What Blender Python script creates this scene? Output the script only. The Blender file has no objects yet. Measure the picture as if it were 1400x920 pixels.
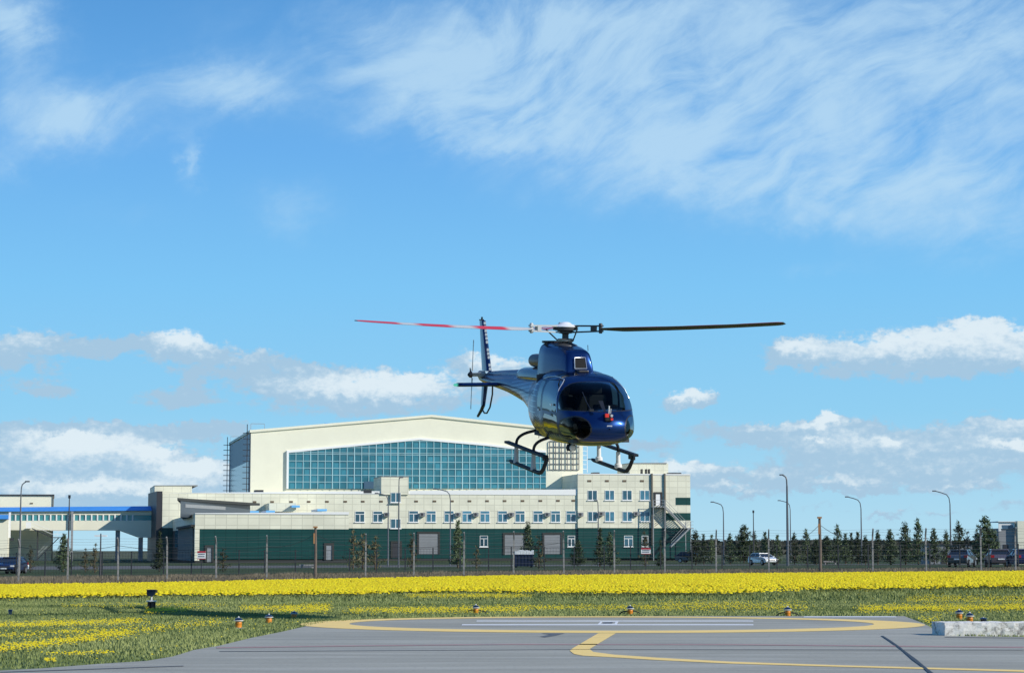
import bpy, bmesh, math, random
import numpy as np
from mathutils import Vector, Matrix
random.seed(7)
RNG = np.random.default_rng(11)
R = math.radians
scene = bpy.context.scene
COL = scene.collection

# ------------------------------------------------------------------ camera
FPX = 3000.0                      # focal length in pixels of the 1400 px wide photograph
PITCH = math.atan(292.5 / FPX)
CT, ST = math.cos(PITCH), math.sin(PITCH)
EYE = 1.6
cam = bpy.data.cameras.new('camera')
cam.sensor_width = 36.0
cam.lens = 36.0 * FPX / 1400.0
cam.clip_start = 0.3
cam.clip_end = 30000.0
camo = bpy.data.objects.new('camera', cam)
COL.objects.link(camo)
camo.location = (0, 0, EYE)
camo.rotation_euler = (R(90) + PITCH, 0, 0)
scene.camera = camo

# ------------------------------------------------------------------ sun and sky
SUN_H = Vector((0.90, -0.43)).normalized()
SUN_EL = R(28.5)
sun = bpy.data.lights.new('sun', 'SUN')
sun.energy = 5.0
sun.angle = R(0.53)
sun.color = (1.0, 0.95, 0.87)
suno = bpy.data.objects.new('sun', sun)
COL.objects.link(suno)
sd = Vector((SUN_H.x * math.cos(SUN_EL), SUN_H.y * math.cos(SUN_EL), math.sin(SUN_EL)))
suno.rotation_euler = sd.to_track_quat('Z', 'Y').to_euler()
suno.location = (60, -40, 80)

scene.view_settings.view_transform = 'Standard'
scene.view_settings.look = 'None'
scene.view_settings.gamma = 1
scene.view_settings.exposure = 0.0
scene.view_settings.use_curve_mapping = False

world = bpy.data.worlds.new('World')
scene.world = world
world.use_nodes = True
WN, WL = world.node_tree.nodes, world.node_tree.links
WN.clear()


def wmath(op, a, b=None, c=None, clamp=False):
    n = WN.new('ShaderNodeMath'); n.operation = op; n.use_clamp = clamp
    for i, v in enumerate((a, b, c)):
        if v is None: continue
        if isinstance(v, (int, float)): n.inputs[i].default_value = v
        else: WL.new(v, n.inputs[i])
    return n.outputs[0]


def wramp(x, lo, hi, smooth=True):
    n = WN.new('ShaderNodeMapRange'); n.interpolation_type = 'SMOOTHSTEP' if smooth else 'LINEAR'
    WL.new(x, n.inputs['Value'])
    for key, v in (('From Min', lo), ('From Max', hi)):
        if isinstance(v, (int, float)): n.inputs[key].default_value = v
        else: WL.new(v, n.inputs[key])
    return n.outputs['Result']


def wmix(f, a, b):
    n = WN.new('ShaderNodeMix'); n.data_type = 'RGBA'; n.clamp_factor = True
    WL.new(f, n.inputs[0]) if not isinstance(f, (int, float)) else setattr(n.inputs[0], 'default_value', f)
    for s, v in ((6, a), (7, b)):
        if isinstance(v, tuple): n.inputs[s].default_value = (*v, 1)
        else: WL.new(v, n.inputs[s])
    return n.outputs[2]


def wnoise(vec, scale, detail=5, rough=0.55, dist=0.0, sx=1, sy=1, rot=0, off=(0, 0)):
    m = WN.new('ShaderNodeMapping'); m.inputs['Scale'].default_value = (sx, sy, 1)
    m.inputs['Rotation'].default_value = (0, 0, rot); m.inputs['Location'].default_value = (off[0], off[1], 0)
    if rot:      # turn first, stretch afterwards, so streaks run along the turned axis
        m.inputs['Rotation'].default_value = (0, 0, 0)
        vr = WN.new('ShaderNodeVectorRotate'); vr.rotation_type = 'Z_AXIS'; vr.inputs['Angle'].default_value = rot; WL.new(vec, vr.inputs['Vector']); vec = vr.outputs[0]
    WL.new(vec, m.inputs['Vector'])
    n = WN.new('ShaderNodeTexNoise'); n.noise_dimensions = '2D'
    n.inputs['Scale'].default_value = scale; n.inputs['Detail'].default_value = detail
    n.inputs['Roughness'].default_value = rough; n.inputs['Distortion'].default_value = dist
    WL.new(m.outputs[0], n.inputs['Vector'])
    return n


sky = WN.new('ShaderNodeTexSky'); sky.sky_type = 'NISHITA'; sky.sun_disc = False
sky.sun_elevation = SUN_EL
sky.sun_rotation = math.atan2(SUN_H.x, SUN_H.y)
sky.altitude = 0; sky.air_density = 1.0; sky.dust_density = 0.3; sky.ozone_density = 3.0
hs = WN.new('ShaderNodeHueSaturation'); hs.inputs['Saturation'].default_value = 1.0; hs.inputs['Hue'].default_value = 0.5
hs.inputs['Value'].default_value = 1.0
WL.new(sky.outputs[0], hs.inputs['Color'])
# direction -> azimuth / elevation in degrees
tc = WN.new('ShaderNodeTexCoord')
sep = WN.new('ShaderNodeSeparateXYZ'); WL.new(tc.outputs['Generated'], sep.inputs[0])
az = wmath('MULTIPLY', wmath('ARCTAN2', sep.outputs[0], sep.outputs[1]), 57.29578)
el = wmath('MULTIPLY', wmath('ARCSINE', sep.outputs[2]), 57.29578)
cv = WN.new('ShaderNodeCombineXYZ'); WL.new(az, cv.inputs[0]); WL.new(el, cv.inputs[1])
AE = cv.outputs[0]


def ae(px, py):
    a = (px - 700) / FPX; b = (460 - py) / FPX
    x, y, z = a, CT - b * ST, ST + b * CT
    return math.degrees(math.atan2(x, y)), math.degrees(math.asin(z / math.sqrt(x * x + y * y + z * z)))


DEG = math.degrees(1 / FPX)          # one photograph pixel is this many degrees
# the dry blue air of this place: sky texture looked up a little higher, tinted by elevation
vm = WN.new('ShaderNodeCombineXYZ'); WL.new(sep.outputs[0], vm.inputs[0]); WL.new(sep.outputs[1], vm.inputs[1])
WL.new(wmath('MULTIPLY_ADD', wmath('ABSOLUTE', sep.outputs[2]), 0.75, 0.30), vm.inputs[2])
vn = WN.new('ShaderNodeVectorMath'); vn.operation = 'NORMALIZE'; WL.new(vm.outputs[0], vn.inputs[0]); WL.new(vn.outputs[0], sky.inputs['Vector'])
gr = WN.new('ShaderNodeValToRGB'); WL.new(wramp(el, 0, 40, False), gr.inputs[0])
ge = gr.color_ramp.elements
ge[0].position = 0.0; ge[0].color = (.50, .78, .91, 1); ge[1].position = 1.0; ge[1].color = (.035, .17, .54, 1)
for ps, cc in ((.09, (.30, .67, .94)), (.17, (.22, .60, .97)), (.26, (.15, .46, .90)), (.36, (.095, .34, .74))):
    q = ge.new(ps); q.color = (*cc, 1)
gs = WN.new('ShaderNodeVectorMath'); gs.operation = 'SCALE'; gs.inputs['Scale'].default_value = 1 / 0.13; WL.new(gr.outputs[0], gs.inputs[0])
SKYCOL = wmix(0.88, hs.outputs[0], gs.outputs[0])
# warped coordinates so cloud outlines are lumpy
nw = wnoise(AE, 0.55, 7, 0.6)
nc = WN.new('ShaderNodeSeparateColor'); WL.new(nw.outputs['Color'], nc.inputs[0])
nw2 = wnoise(AE, 2.2, 6, 0.65, sy=1.4)
nc2 = WN.new('ShaderNodeSeparateColor'); WL.new(nw2.outputs['Color'], nc2.inputs[0])
def warp(base, c1, c2, k1, k2):
    t = wmath('MULTIPLY_ADD', wmath('SUBTRACT', c1, 0.5), k1, base)
    return wmath('MULTIPLY_ADD', wmath('SUBTRACT', c2, 0.5), k2, t)
azw = warp(az, nc.outputs[0], nc2.outputs[0], 1.9, 0.7)
elw = warp(el, nc.outputs[1], nc2.outputs[1], 0.7, 0.5)
fine = wnoise(AE, 3.0, 7, 0.62, sy=1.8).outputs['Fac']


def gauss(px, py, rx, ry, amp=1.0, a=None, e=None, rot=0.0):
    ca, ce = ae(px, py)
    a = az if a is None else a; e = el if e is None else e
    dx = wmath('SUBTRACT', a, ca); dy = wmath('SUBTRACT', e, ce)
    if rot:
        c, s = math.cos(rot), math.sin(rot)
        dx, dy = (wmath('ADD', wmath('MULTIPLY', dx, c), wmath('MULTIPLY', dy, s)),
                  wmath('SUBTRACT', wmath('MULTIPLY', dy, c), wmath('MULTIPLY', dx, s)))
    qx = wmath('MULTIPLY', dx, 1 / (rx * DEG)); qy = wmath('MULTIPLY', dy, 1 / (ry * DEG))
    d2 = wmath('ADD', wmath('MULTIPLY', qx, qx), wmath('MULTIPLY', qy, qy))
    g = wmath('POWER', 2.718, wmath('MULTIPLY', d2, -1.0))
    return wmath('MULTIPLY', g, amp)


def acc(items):
    s = items[0]
    for it in items[1:]: s = wmath('ADD', s, it)
    return s


# high thin cirrus
cvw = WN.new('ShaderNodeCombineXYZ')
nlow = WN.new('ShaderNodeSeparateColor'); WL.new(wnoise(AE, 0.12, 3, 0.5, off=(7, 3)).outputs['Color'], nlow.inputs[0])
WL.new(warp(az, nlow.outputs[0], nc.outputs[0], 3.2, 0.12), cvw.inputs[0]); WL.new(warp(el, nlow.outputs[1], nc.outputs[1], 3.2, 0.12), cvw.inputs[1])
AEW = cvw.outputs[0]
cir = acc([gauss(*g, a=azw, e=elw) for g in (
    (1150, 130, 330, 120, 1.0), (760, 120, 250, 85, 0.85), (640, 180, 120, 30, 0.8), (800, 170, 150, 50, .4), (1020, 200, 200, 60, .5), (95, 160, 120, 48, 1.1),
    (300, 118, 110, 36, 0.9), (10, 30, 65, 60, 1.1), (262, 222, 18, 36, 0.55), (400, 285, 60, 36, 0.5),
    (1330, 320, 130, 45, 0.55), (820, 20, 420, 55, 0.55), (10, 230, 30, 28, 0.5), (1350, 60, 150, 110, 0.5),
    (700, 60, 200, 70, .4), (480, 60, 160, 50, .3), (560, 130, 120, 40, .4), (900, 255, 200, 40, .4), (1300, 250, 200, 60, .5), (1100, 300, 90, 20, 0.35), (1110, 370, 60, 10, 0.3), (140, 290, 90, 22, 0.25), (1200, 250, 200, 30, 0.4))])
w1 = wnoise(AEW, 0.42, 7, 0.58, 0.3, sx=0.65, sy=1.25, rot=R(-24), off=(3.1, 1.7)).outputs['Fac']
w2 = wnoise(AEW, 1.0, 8, 0.62, 0.25, sx=0.36, sy=1.5, rot=R(-30), off=(1.1, 5.7)).outputs['Fac']
wisps = wmath('ADD', wmath('MULTIPLY', w1, 0.68), wmath('MULTIPLY', w2, 0.36))
dens = wmath('MULTIPLY', wramp(wmath('MULTIPLY', wmath('MINIMUM', cir, 1.2), wmath('MULTIPLY_ADD', wramp(wisps, 0.34, 0.72, False), 0.80, 0.20)), 0.0, 0.95), 0.78)
CIRRUS = (3.9, 5.6, 7.0)
colr = wmix(dens, SKYCOL, CIRRUS)

clump = wnoise(AE, 1.15, 4, 0.55, sy=2.0, off=(4, 9)).outputs['Fac']
# low cumulus, far to near; (px, py, rx, ry, brightness 0..1, strength)
GREY = (3.0, 4.4, 5.7)
WHITE = (6.0, 6.7, 7.1)
def cumulus(items, colr, soft=0.42):
    total = acc([gauss(px, py + ry * 0.15, rx, ry, s, azw, elw) for px, py, rx, ry, b, s in items])
    total = wmath('MULTIPLY', total, wmath('MULTIPLY_ADD', wramp(clump, 0.36, 0.60, False), 0.55, 0.68))
    m = wramp(wmath('ADD', total, wmath('MULTIPLY', wmath('SUBTRACT', fine, 0.5), 0.52)), 0.30, 0.30 + soft)
    light = acc([gauss(px + rx * 0.12, py - ry * 0.38, rx * 0.85, ry * 0.72, b * s, azw, elw) for px, py, rx, ry, b, s in items])
    lit = wramp(wmath('ADD', light, wmath('MULTIPLY', wmath('SUBTRACT', fine, 0.5), 0.9)), 0.18, 0.98)
    c = wmix(lit, GREY, WHITE)
    return wmix(wmath('MULTIPLY', m, 0.9), colr, c)


A = [(20, 474, 85, 30, .5, 1), (150, 472, 60, 14, .1, .85), (247, 470, 52, 30, 1.1, 1.1), (340, 490, 60, 18, .45, .9),
     (430, 505, 60, 12, .15, .85), (55, 527, 42, 13, .25, .85), (245, 545, 55, 16, .15, .85), (270, 520, 14, 18, .1, .6),
     (490, 538, 150, 28, .95, 1.1), (390, 525, 60, 10, .1, .7), (560, 520, 50, 18, .5, .7), (670, 495, 62, 18, 1.0, 1), (700, 520, 60, 20, .5, .7)]
B = [(20, 590, 170, 15, .1, 1), (160, 585, 90, 12, .3, .8), (290, 588, 80, 12, .1, .9), (110, 615, 120, 22, .9, 1),
     (60, 640, 220, 30, .45, .9), (205, 625, 30, 13, 1.1, .9), (265, 650, 80, 22, .7, 1), (30, 680, 300, 25, .5, .6), (250, 645, 25, 12, .9, .9), (120, 670, 160, 14, 1.0, .7), (330, 640, 60, 12, .3, .5), (90, 600, 60, 9, 1.0, .6)]
C = [(1215, 480, 130, 32, .85, 1.1), (1090, 482, 45, 17, .8, .95), (1360, 462, 90, 26, .8, 1), (1370, 495, 70, 22, .7, .8),
     (930, 541, 40, 16, 1.2, 1.05), (960, 545, 20, 8, .2, .6)]
D = [(1055, 585, 110, 13, .5, 1), (1128, 578, 28, 20, 1.2, .9), (900, 610, 50, 14, .0, .8), (1310, 590, 170, 18, .35, .85),
     (1160, 615, 100, 20, .6, .9), (1330, 615, 170, 22, .4, .9), (1380, 612, 40, 9, 1.2, .7), (930, 648, 60, 18, 1.0, .9),
     (1030, 650, 70, 16, .5, .7), (1250, 645, 220, 18, .5, .75), (1150, 662, 60, 10, .8, .7), (1380, 580, 60, 14, .7, .7),
     (1205, 605, 22, 6, 1.2, .6), (1125, 603, 12, 5, 1.2, .5), (1400, 695, 60, 9, .6, .6), (1230, 700, 90, 6, .6, .6), (1100, 690, 40, 6, .6, .6), (985, 672, 60, 9, .8, .65), (1060, 600, 60, 8, .2, .6), (1340, 555, 60, 8, .3, .4), (1300, 668, 120, 10, .8, .6)]
for L in (B, D, A, C):
    colr = cumulus(L, colr)
bgn = WN.new('ShaderNodeBackground'); bgn.inputs['Strength'].default_value = 0.13
WL.new(colr, bgn.inputs['Color'])
wo = WN.new('ShaderNodeOutputWorld'); WL.new(bgn.outputs[0], wo.inputs[0])
world.cycles.sampling_method = 'MANUAL'
world.cycles.sample_map_resolution = 512

# ------------------------------------------------------------------ placing helpers (photograph ray -> point of the place)
def at(px, py, Y):
    a = (px - 700) / FPX; b = (460 - py) / FPX
    t = Y / (CT - b * ST)
    return Vector((a * t, Y, EYE + t * (ST + b * CT)))


def gnd(px, py, z=0.0):
    a = (px - 700) / FPX; b = (460 - py) / FPX
    t = (z - EYE) / (ST + b * CT)
    return Vector((a * t, t * (CT - b * ST), z))


def smooth(t):
    t = np.clip(t, 0, 1); return t * t * (3 - 2 * t)


def terrain(x, y):
    x = np.asarray(x, float); y = np.asarray(y, float)
    u = x / np.maximum(y, 20.0)
    zf = np.interp(u, [-.35, -.24, -.117, 0, .1, .24, .35], [-.50, -.42, -.20, .04, .15, .28, .30])
    w = smooth((y - 60) / 55) * (1 - smooth((y - 205) / 80))
    bump = 1 + 1.0 * smooth((y - 125) / 45) * (1 - smooth((y - 200) / 60)) * (u > 0)
    return zf * w


def tz(x, y): return float(terrain(x, y))


# ------------------------------------------------------------------ mesh builder
class MB:
    def __init__(s): s.v = []; s.f = []; s.m = []
    def add(s, vs, fs, m=0):
        o = len(s.v); s.v += [tuple(p) for p in vs]
        s.f += [tuple(i + o for i in f) for f in fs]; s.m += [m] * len(fs); return s
    def box(s, x0, x1, y0, y1, z0, z1, m=0):
        return s.hexa([(x0, y0), (x1, y0), (x1, y1), (x0, y1)], z0, z1, m)
    def hexa(s, foot, z0, z1, m=0):
        n = len(foot)
        z0 = [z0] * n if isinstance(z0, (int, float)) else z0; z1 = [z1] * n if isinstance(z1, (int, float)) else z1
        vs = [(p[0], p[1], z0[i]) for i, p in enumerate(foot)] + [(p[0], p[1], z1[i]) for i, p in enumerate(foot)]
        fs = [tuple(range(n - 1, -1, -1)), tuple(range(n, 2 * n))] + [(i, (i + 1) % n, n + (i + 1) % n, n + i) for i in range(n)]
        return s.add(vs, fs, m)
    def prism_y(s, poly, y0, y1, m=0):           # poly in (x, z), extruded along y
        n = len(poly)
        vs = [(p[0], y0, p[1]) for p in poly] + [(p[0], y1, p[1]) for p in poly]
        fs = [tuple(range(n)), tuple(range(2 * n - 1, n - 1, -1))] + [((i + 1) % n, i, n + i, n + (i + 1) % n) for i in range(n)]
        return s.add(vs, fs, m)
    def tube(s, pts, r, n=8, m=0, cap=True, flat=1.0):
        pts = [Vector(p) for p in pts]; k = len(pts)
        rr = [r] * k if isinstance(r, (int, float)) else r
        vs = []; prev = None
        for i, p in enumerate(pts):
            d = (pts[min(i + 1, k - 1)] - pts[max(i - 1, 0)])
            d = d.normalized() if d.length > 1e-9 else Vector((0, 0, 1))
            if prev is None:
                a = d.cross(Vector((0, 0, 1)))
                if a.length < 0.05: a = d.cross(Vector((0, 1, 0)))
            else: a = prev - d * prev.dot(d)
            a.normalize(); prev = a; b = d.cross(a)
            for j in range(n):
                t = 2 * math.pi * j / n + math.pi / n
                vs.append(p + a * (rr[i] * math.cos(t)) + b * (rr[i] * flat * math.sin(t)))
        fs = [(i * n + j, i * n + (j + 1) % n, (i + 1) * n + (j + 1) % n, (i + 1) * n + j) for i in range(k - 1) for j in range(n)]
        if cap: fs += [tuple(range(n - 1, -1, -1)), tuple(range((k - 1) * n, k * n))]
        return s.add(vs, fs, m)
    def lathe(s, prof, c=(0, 0, 0), n=16, m=0, axis='z'):    # prof (r, h)
        vs = []
        for r, h in prof:
            for j in range(n):
                t = 2 * math.pi * j / n; p = (r * math.cos(t), r * math.sin(t), h)
                if axis == 'x': p = (h, p[0], p[1])
                if axis == 'y': p = (p[0], h, p[1])
                vs.append((p[0] + c[0], p[1] + c[1], p[2] + c[2]))
        k = len(prof)
        fs = [(i * n + j, i * n + (j + 1) % n, (i + 1) * n + (j + 1) % n, (i + 1) * n + j) for i in range(k - 1) for j in range(n)]
        fs += [tuple(range(n - 1, -1, -1)), tuple(range((k - 1) * n, k * n))]
        return s.add(vs, fs, m)
    def cut(s): s.cuts = getattr(s, 'cuts', []) + [(len(s.v), len(s.f))]; return s
    def each(s, name, mats, parent=None, **k):     # every piece between cuts becomes a part of its own
        cs = [(0, 0)] + [c for c in getattr(s, 'cuts', []) if c[0] < len(s.v)] + [(len(s.v), len(s.f))]; out = []
        for (v0, f0), (v1, f1) in zip(cs[:-1], cs[1:]):
            if v1 > v0: q = MB(); q.v = s.v[v0:v1]; q.f = [tuple(i - v0 for i in f) for f in s.f[f0:f1]]; q.m = s.m[f0:f1]; out.append(q.build(name, mats, parent, **k))
        return out
    def build(s, name, mats, parent=None, smooth_=False, bevel=0.0, loc=None):
        me = bpy.data.meshes.new(name); me.from_pydata(s.v, [], s.f)
        mats = mats if isinstance(mats, (list, tuple)) else [mats]
        for m in mats: me.materials.append(m)
        if len(mats) > 1: me.polygons.foreach_set('material_index', s.m)
        bm = bmesh.new(); bm.from_mesh(me); bmesh.ops.recalc_face_normals(bm, faces=bm.faces); bm.to_mesh(me); bm.free()
        if smooth_:
            me.polygons.foreach_set('use_smooth', [True] * len(me.polygons))
            try: me.set_sharp_from_angle(angle=R(38))
            except Exception: pass
        o = bpy.data.objects.new(name, me); COL.objects.link(o)
        if parent is not None: o.parent = parent
        if loc is not None: o.location = loc
        if bevel:
            b = o.modifiers.new('bevel', 'BEVEL'); b.width = bevel; b.segments = 2; b.limit_method = 'ANGLE'
        return o


def npmesh(name, verts, faces, mat, parent=None, attr=None):
    me = bpy.data.meshes.new(name)
    verts = np.asarray(verts, np.float32); faces = np.asarray(faces, np.int32); k = faces.shape[1]
    me.vertices.add(len(verts)); me.vertices.foreach_set('co', verts.ravel())
    me.loops.add(faces.size); me.loops.foreach_set('vertex_index', faces.ravel())
    me.polygons.add(len(faces)); me.polygons.foreach_set('loop_start', np.arange(len(faces), dtype=np.int32) * k)
    me.update(calc_edges=True)
    if attr is not None:
        a = me.attributes.new('tint', 'FLOAT', 'FACE'); a.data.foreach_set('value', np.asarray(attr, np.float32))
    me.materials.append(mat)
    o = bpy.data.objects.new(name, me); COL.objects.link(o)
    if parent is not None: o.parent = parent
    return o


def tag(o, label=None, cat=None, group=None, kind=None):
    if label: o['label'] = label
    if cat: o['category'] = cat
    if group: o['group'] = group
    if kind: o['kind'] = kind
    return o


def thing(name, label, cat, loc=(0, 0, 0), rz=0.0, group=None):
    o = bpy.data.objects.new(name, None); COL.objects.link(o); o.location = loc; o.rotation_euler = (0, 0, rz)
    o.empty_display_size = 0.3
    return tag(o, label, cat, group)


def copy_tree(o, parent=None):
    c = o.copy(); COL.objects.link(c)
    if parent is not None: c.parent = parent
    for ch in list(o.children): copy_tree(ch, c)
    return c


# ------------------------------------------------------------------ materials
def mat(name, col, rough=0.6, metal=0.0, var=0.0, vscale=1.0, bump=0.0, bscale=20.0, coat=0.0, spec=None, col2=None):
    m = bpy.data.materials.new(name); m.use_nodes = True
    N, L = m.node_tree.nodes, m.node_tree.links
    p = N['Principled BSDF']; p.inputs['Base Color'].default_value = (*col, 1)
    p.inputs['Roughness'].default_value = rough; p.inputs['Metallic'].default_value = metal
    if coat: p.inputs['Coat Weight'].default_value = coat; p.inputs['Coat Roughness'].default_value = 0.04
    if spec is not None: p.inputs['Specular IOR Level'].default_value = spec
    t = N.new('ShaderNodeTexCoord')
    if var or col2:
        n = N.new('ShaderNodeTexNoise'); n.inputs['Scale'].default_value = vscale; n.inputs['Detail'].default_value = 6
        n.inputs['Roughness'].default_value = 0.65
        L.new(t.outputs['Object'], n.inputs['Vector'])
        mx = N.new('ShaderNodeMix'); mx.data_type = 'RGBA'
        r = N.new('ShaderNodeMapRange'); r.inputs['From Min'].default_value = 0.3; r.inputs['From Max'].default_value = 0.7
        L.new(n.outputs['Fac'], r.inputs['Value']); L.new(r.outputs[0], mx.inputs[0])
        a = col if col2 else tuple(c * (1 - var) for c in col); b = col2 or tuple(min(1, c * (1 + var)) for c in col)
        mx.inputs[6].default_value = (*a, 1); mx.inputs[7].default_value = (*b, 1)
        L.new(mx.outputs[2], p.inputs['Base Color'])
    if bump:
        n = N.new('ShaderNodeTexNoise'); n.inputs['Scale'].default_value = bscale; n.inputs['Detail'].default_value = 4
        L.new(t.outputs['Object'], n.inputs['Vector'])
        b = N.new('ShaderNodeBump'); b.inputs['Strength'].default_value = bump; b.inputs['Distance'].default_value = 0.02
        L.new(n.outputs['Fac'], b.inputs['Height']); L.new(b.outputs[0], p.inputs['Normal'])
    return m


def nodes(m): return m.node_tree.nodes, m.node_tree.links


def tile_mat(name, col, tw, th, joint=0.6, rough=0.55, var=0.06, mortar=0.06):
    """straight-stacked cladding panels on walls, joints slightly darker"""
    m = mat(name, col, rough); N, L = nodes(m); p = N['Principled BSDF']
    t = N.new('ShaderNodeTexCoord'); s = N.new('ShaderNodeSeparateXYZ'); L.new(t.outputs['Object'], s.inputs[0])
    a = N.new('ShaderNodeMath'); a.operation = 'ADD'; L.new(s.outputs[0], a.inputs[0]); L.new(s.outputs[1], a.inputs[1])
    c = N.new('ShaderNodeCombineXYZ'); L.new(a.outputs[0], c.inputs[0]); L.new(s.outputs[2], c.inputs[1])
    b = N.new('ShaderNodeTexBrick'); b.offset = 0.0; b.offset_frequency = 1; b.squash = 1.0
    L.new(c.outputs[0], b.inputs['Vector'])
    b.inputs['Scale'].default_value = 1.0; b.inputs['Brick Width'].default_value = tw; b.inputs['Row Height'].default_value = th
    b.inputs['Mortar Size'].default_value = mortar; b.inputs['Mortar Smooth'].default_value = 0.3
    b.inputs['Color1'].default_value = (*[x * (1 - var) for x in col], 1); b.inputs['Color2'].default_value = (*[min(1, x * (1 + var)) for x in col], 1)
    b.inputs['Mortar'].default_value = (*[x * joint for x in col], 1); b.inputs['Bias'].default_value = 0
    # streaky dirt
    n = N.new('ShaderNodeTexNoise'); n.inputs['Scale'].default_value = 0.35; n.inputs['Detail'].default_value = 6
    L.new(t.outputs['Object'], n.inputs['Vector'])
    r = N.new('ShaderNodeMapRange'); r.inputs['From Min'].default_value = .35; r.inputs['From Max'].default_value = .7
    r.inputs['To Min'].default_value = .9; r.inputs['To Max'].default_value = 1.04; L.new(n.outputs['Fac'], r.inputs['Value'])
    mu = N.new('ShaderNodeVectorMath'); mu.operation = 'SCALE'; L.new(b.outputs['Color'], mu.inputs[0]); L.new(r.outputs[0], mu.inputs['Scale'])
    L.new(mu.outputs[0], p.inputs['Base Color'])
    return m


M = {}
M['panel'] = tile_mat('cream cladding panels', (0.74, 0.72, 0.555), 1.42, 0.98, 0.80)
M['cream'] = mat('plain cream wall', (0.76, 0.735, 0.565), 0.6, var=0.04, vscale=0.3)
M['green'] = tile_mat('dark green cladding', (0.008, 0.055, 0.046), 1.42, 0.98, 0.7, rough=0.3)
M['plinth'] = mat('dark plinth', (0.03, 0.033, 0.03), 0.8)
M['curtain'] = tile_mat('teal curtain wall glass', (0.04, 0.185, 0.235), 1.185, 1.12, 0.8, rough=0.12, var=0.28, mortar=0.03)
M['mullion'] = mat('pale mullion', (0.32, 0.52, 0.54), 0.5)
M['white'] = mat('white paint', (0.78, 0.78, 0.74), 0.5)
M['wglass'] = mat('window glass', (0.03, 0.10, 0.14), 0.08, var=0.35, vscale=0.9, spec=0.8)
M['bandglass'] = mat('bridge window glass', (0.06, 0.26, 0.27), 0.1, var=0.35, vscale=0.35)
M['vent'] = mat('brown vent grille', (0.12, 0.085, 0.05), 0.7)
M['roofgrey'] = mat('grey flat roof', (0.25, 0.26, 0.26), 0.8)
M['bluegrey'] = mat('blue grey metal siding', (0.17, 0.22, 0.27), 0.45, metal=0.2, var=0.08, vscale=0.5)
M['blueglass'] = mat('dark blue side glazing', (0.07, 0.13, 0.19), 0.15)
M['dkmetal'] = mat('dark metal', (0.05, 0.05, 0.055), 0.5, metal=0.4)
M['steel'] = mat('galvanised steel', (0.33, 0.34, 0.34), 0.5, metal=0.5, var=0.1, vscale=2)
M['lampgrey'] = mat('lamp pole grey', (0.12, 0.13, 0.14), 0.55, metal=0.2)
M['blueroof'] = mat('blue metal roof', (0.06, 0.27, 0.66), 0.4, var=0.08, vscale=0.4)
M['greywall'] = tile_mat('grey wall panels', (0.27, 0.28, 0.28), 1.4, 1.0, 0.8)
M['door'] = mat('pale grey door', (0.22, 0.23, 0.235), 0.5, var=0.05, vscale=1)
M['pipe'] = mat('brown downpipe', (0.16, 0.14, 0.10), 0.5)
M['concpost'] = mat('weathered concrete post', (0.27, 0.26, 0.235), 0.9, var=0.25, vscale=3)
M['wire'] = mat('fence wire', (0.14, 0.14, 0.14), 0.6, metal=0.3)
M['dkpost'] = mat('dark fence post', (0.025, 0.027, 0.028), 0.6)
M['wood'] = mat('weathered wood pole', (0.13, 0.10, 0.075), 0.8, var=0.3, vscale=4)
M['insul'] = mat('orange insulator', (0.4, 0.2, 0.08), 0.5)
M['bark'] = mat('pine bark', (0.10, 0.065, 0.04), 0.9, var=0.3, vscale=6)


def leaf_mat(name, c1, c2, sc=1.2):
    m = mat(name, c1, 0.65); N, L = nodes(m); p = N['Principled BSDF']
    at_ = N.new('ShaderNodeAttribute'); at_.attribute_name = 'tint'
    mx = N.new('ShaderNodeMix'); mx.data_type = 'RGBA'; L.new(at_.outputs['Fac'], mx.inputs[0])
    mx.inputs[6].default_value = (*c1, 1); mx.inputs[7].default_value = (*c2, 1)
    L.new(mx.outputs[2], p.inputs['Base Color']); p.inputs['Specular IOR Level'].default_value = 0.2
    return m


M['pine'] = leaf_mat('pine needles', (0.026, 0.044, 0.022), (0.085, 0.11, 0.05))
def vary(m, lo, hi):      # each copy a little lighter or darker than the next
    N, L = nodes(m); p = N['Principled BSDF']; src = p.inputs['Base Color'].links[0].from_socket
    oi = N.new('ShaderNodeObjectInfo'); r = N.new('ShaderNodeMapRange'); L.new(oi.outputs['Random'], r.inputs[0]); r.inputs[3].default_value = lo; r.inputs[4].default_value = hi
    v = N.new('ShaderNodeVectorMath'); v.operation = 'SCALE'; L.new(src, v.inputs[0]); L.new(r.outputs[0], v.inputs['Scale']); L.new(v.outputs[0], p.inputs['Base Color'])


M['pinebrown'] = leaf_mat('sparse brownish needles', (0.045, 0.045, 0.02), (0.13, 0.11, 0.05))
M['grass'] = leaf_mat('grass blades', (0.115, 0.155, 0.045), (0.30, 0.33, 0.12))
M['flower'] = leaf_mat('yellow flower heads', (0.62, 0.46, 0.01), (0.86, 0.72, 0.015))
M['weeds'] = leaf_mat('dry weeds', (0.085, 0.068, 0.045), (0.25, 0.21, 0.14))
vary(M['pine'], .7, 1.7); vary(M['pinebrown'], .8, 1.5); vary(M['wglass'], .4, 2.2)
M['wood_far'] = leaf_mat('far woodland', (0.03, 0.04, 0.032), (0.075, 0.075, 0.055))

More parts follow.
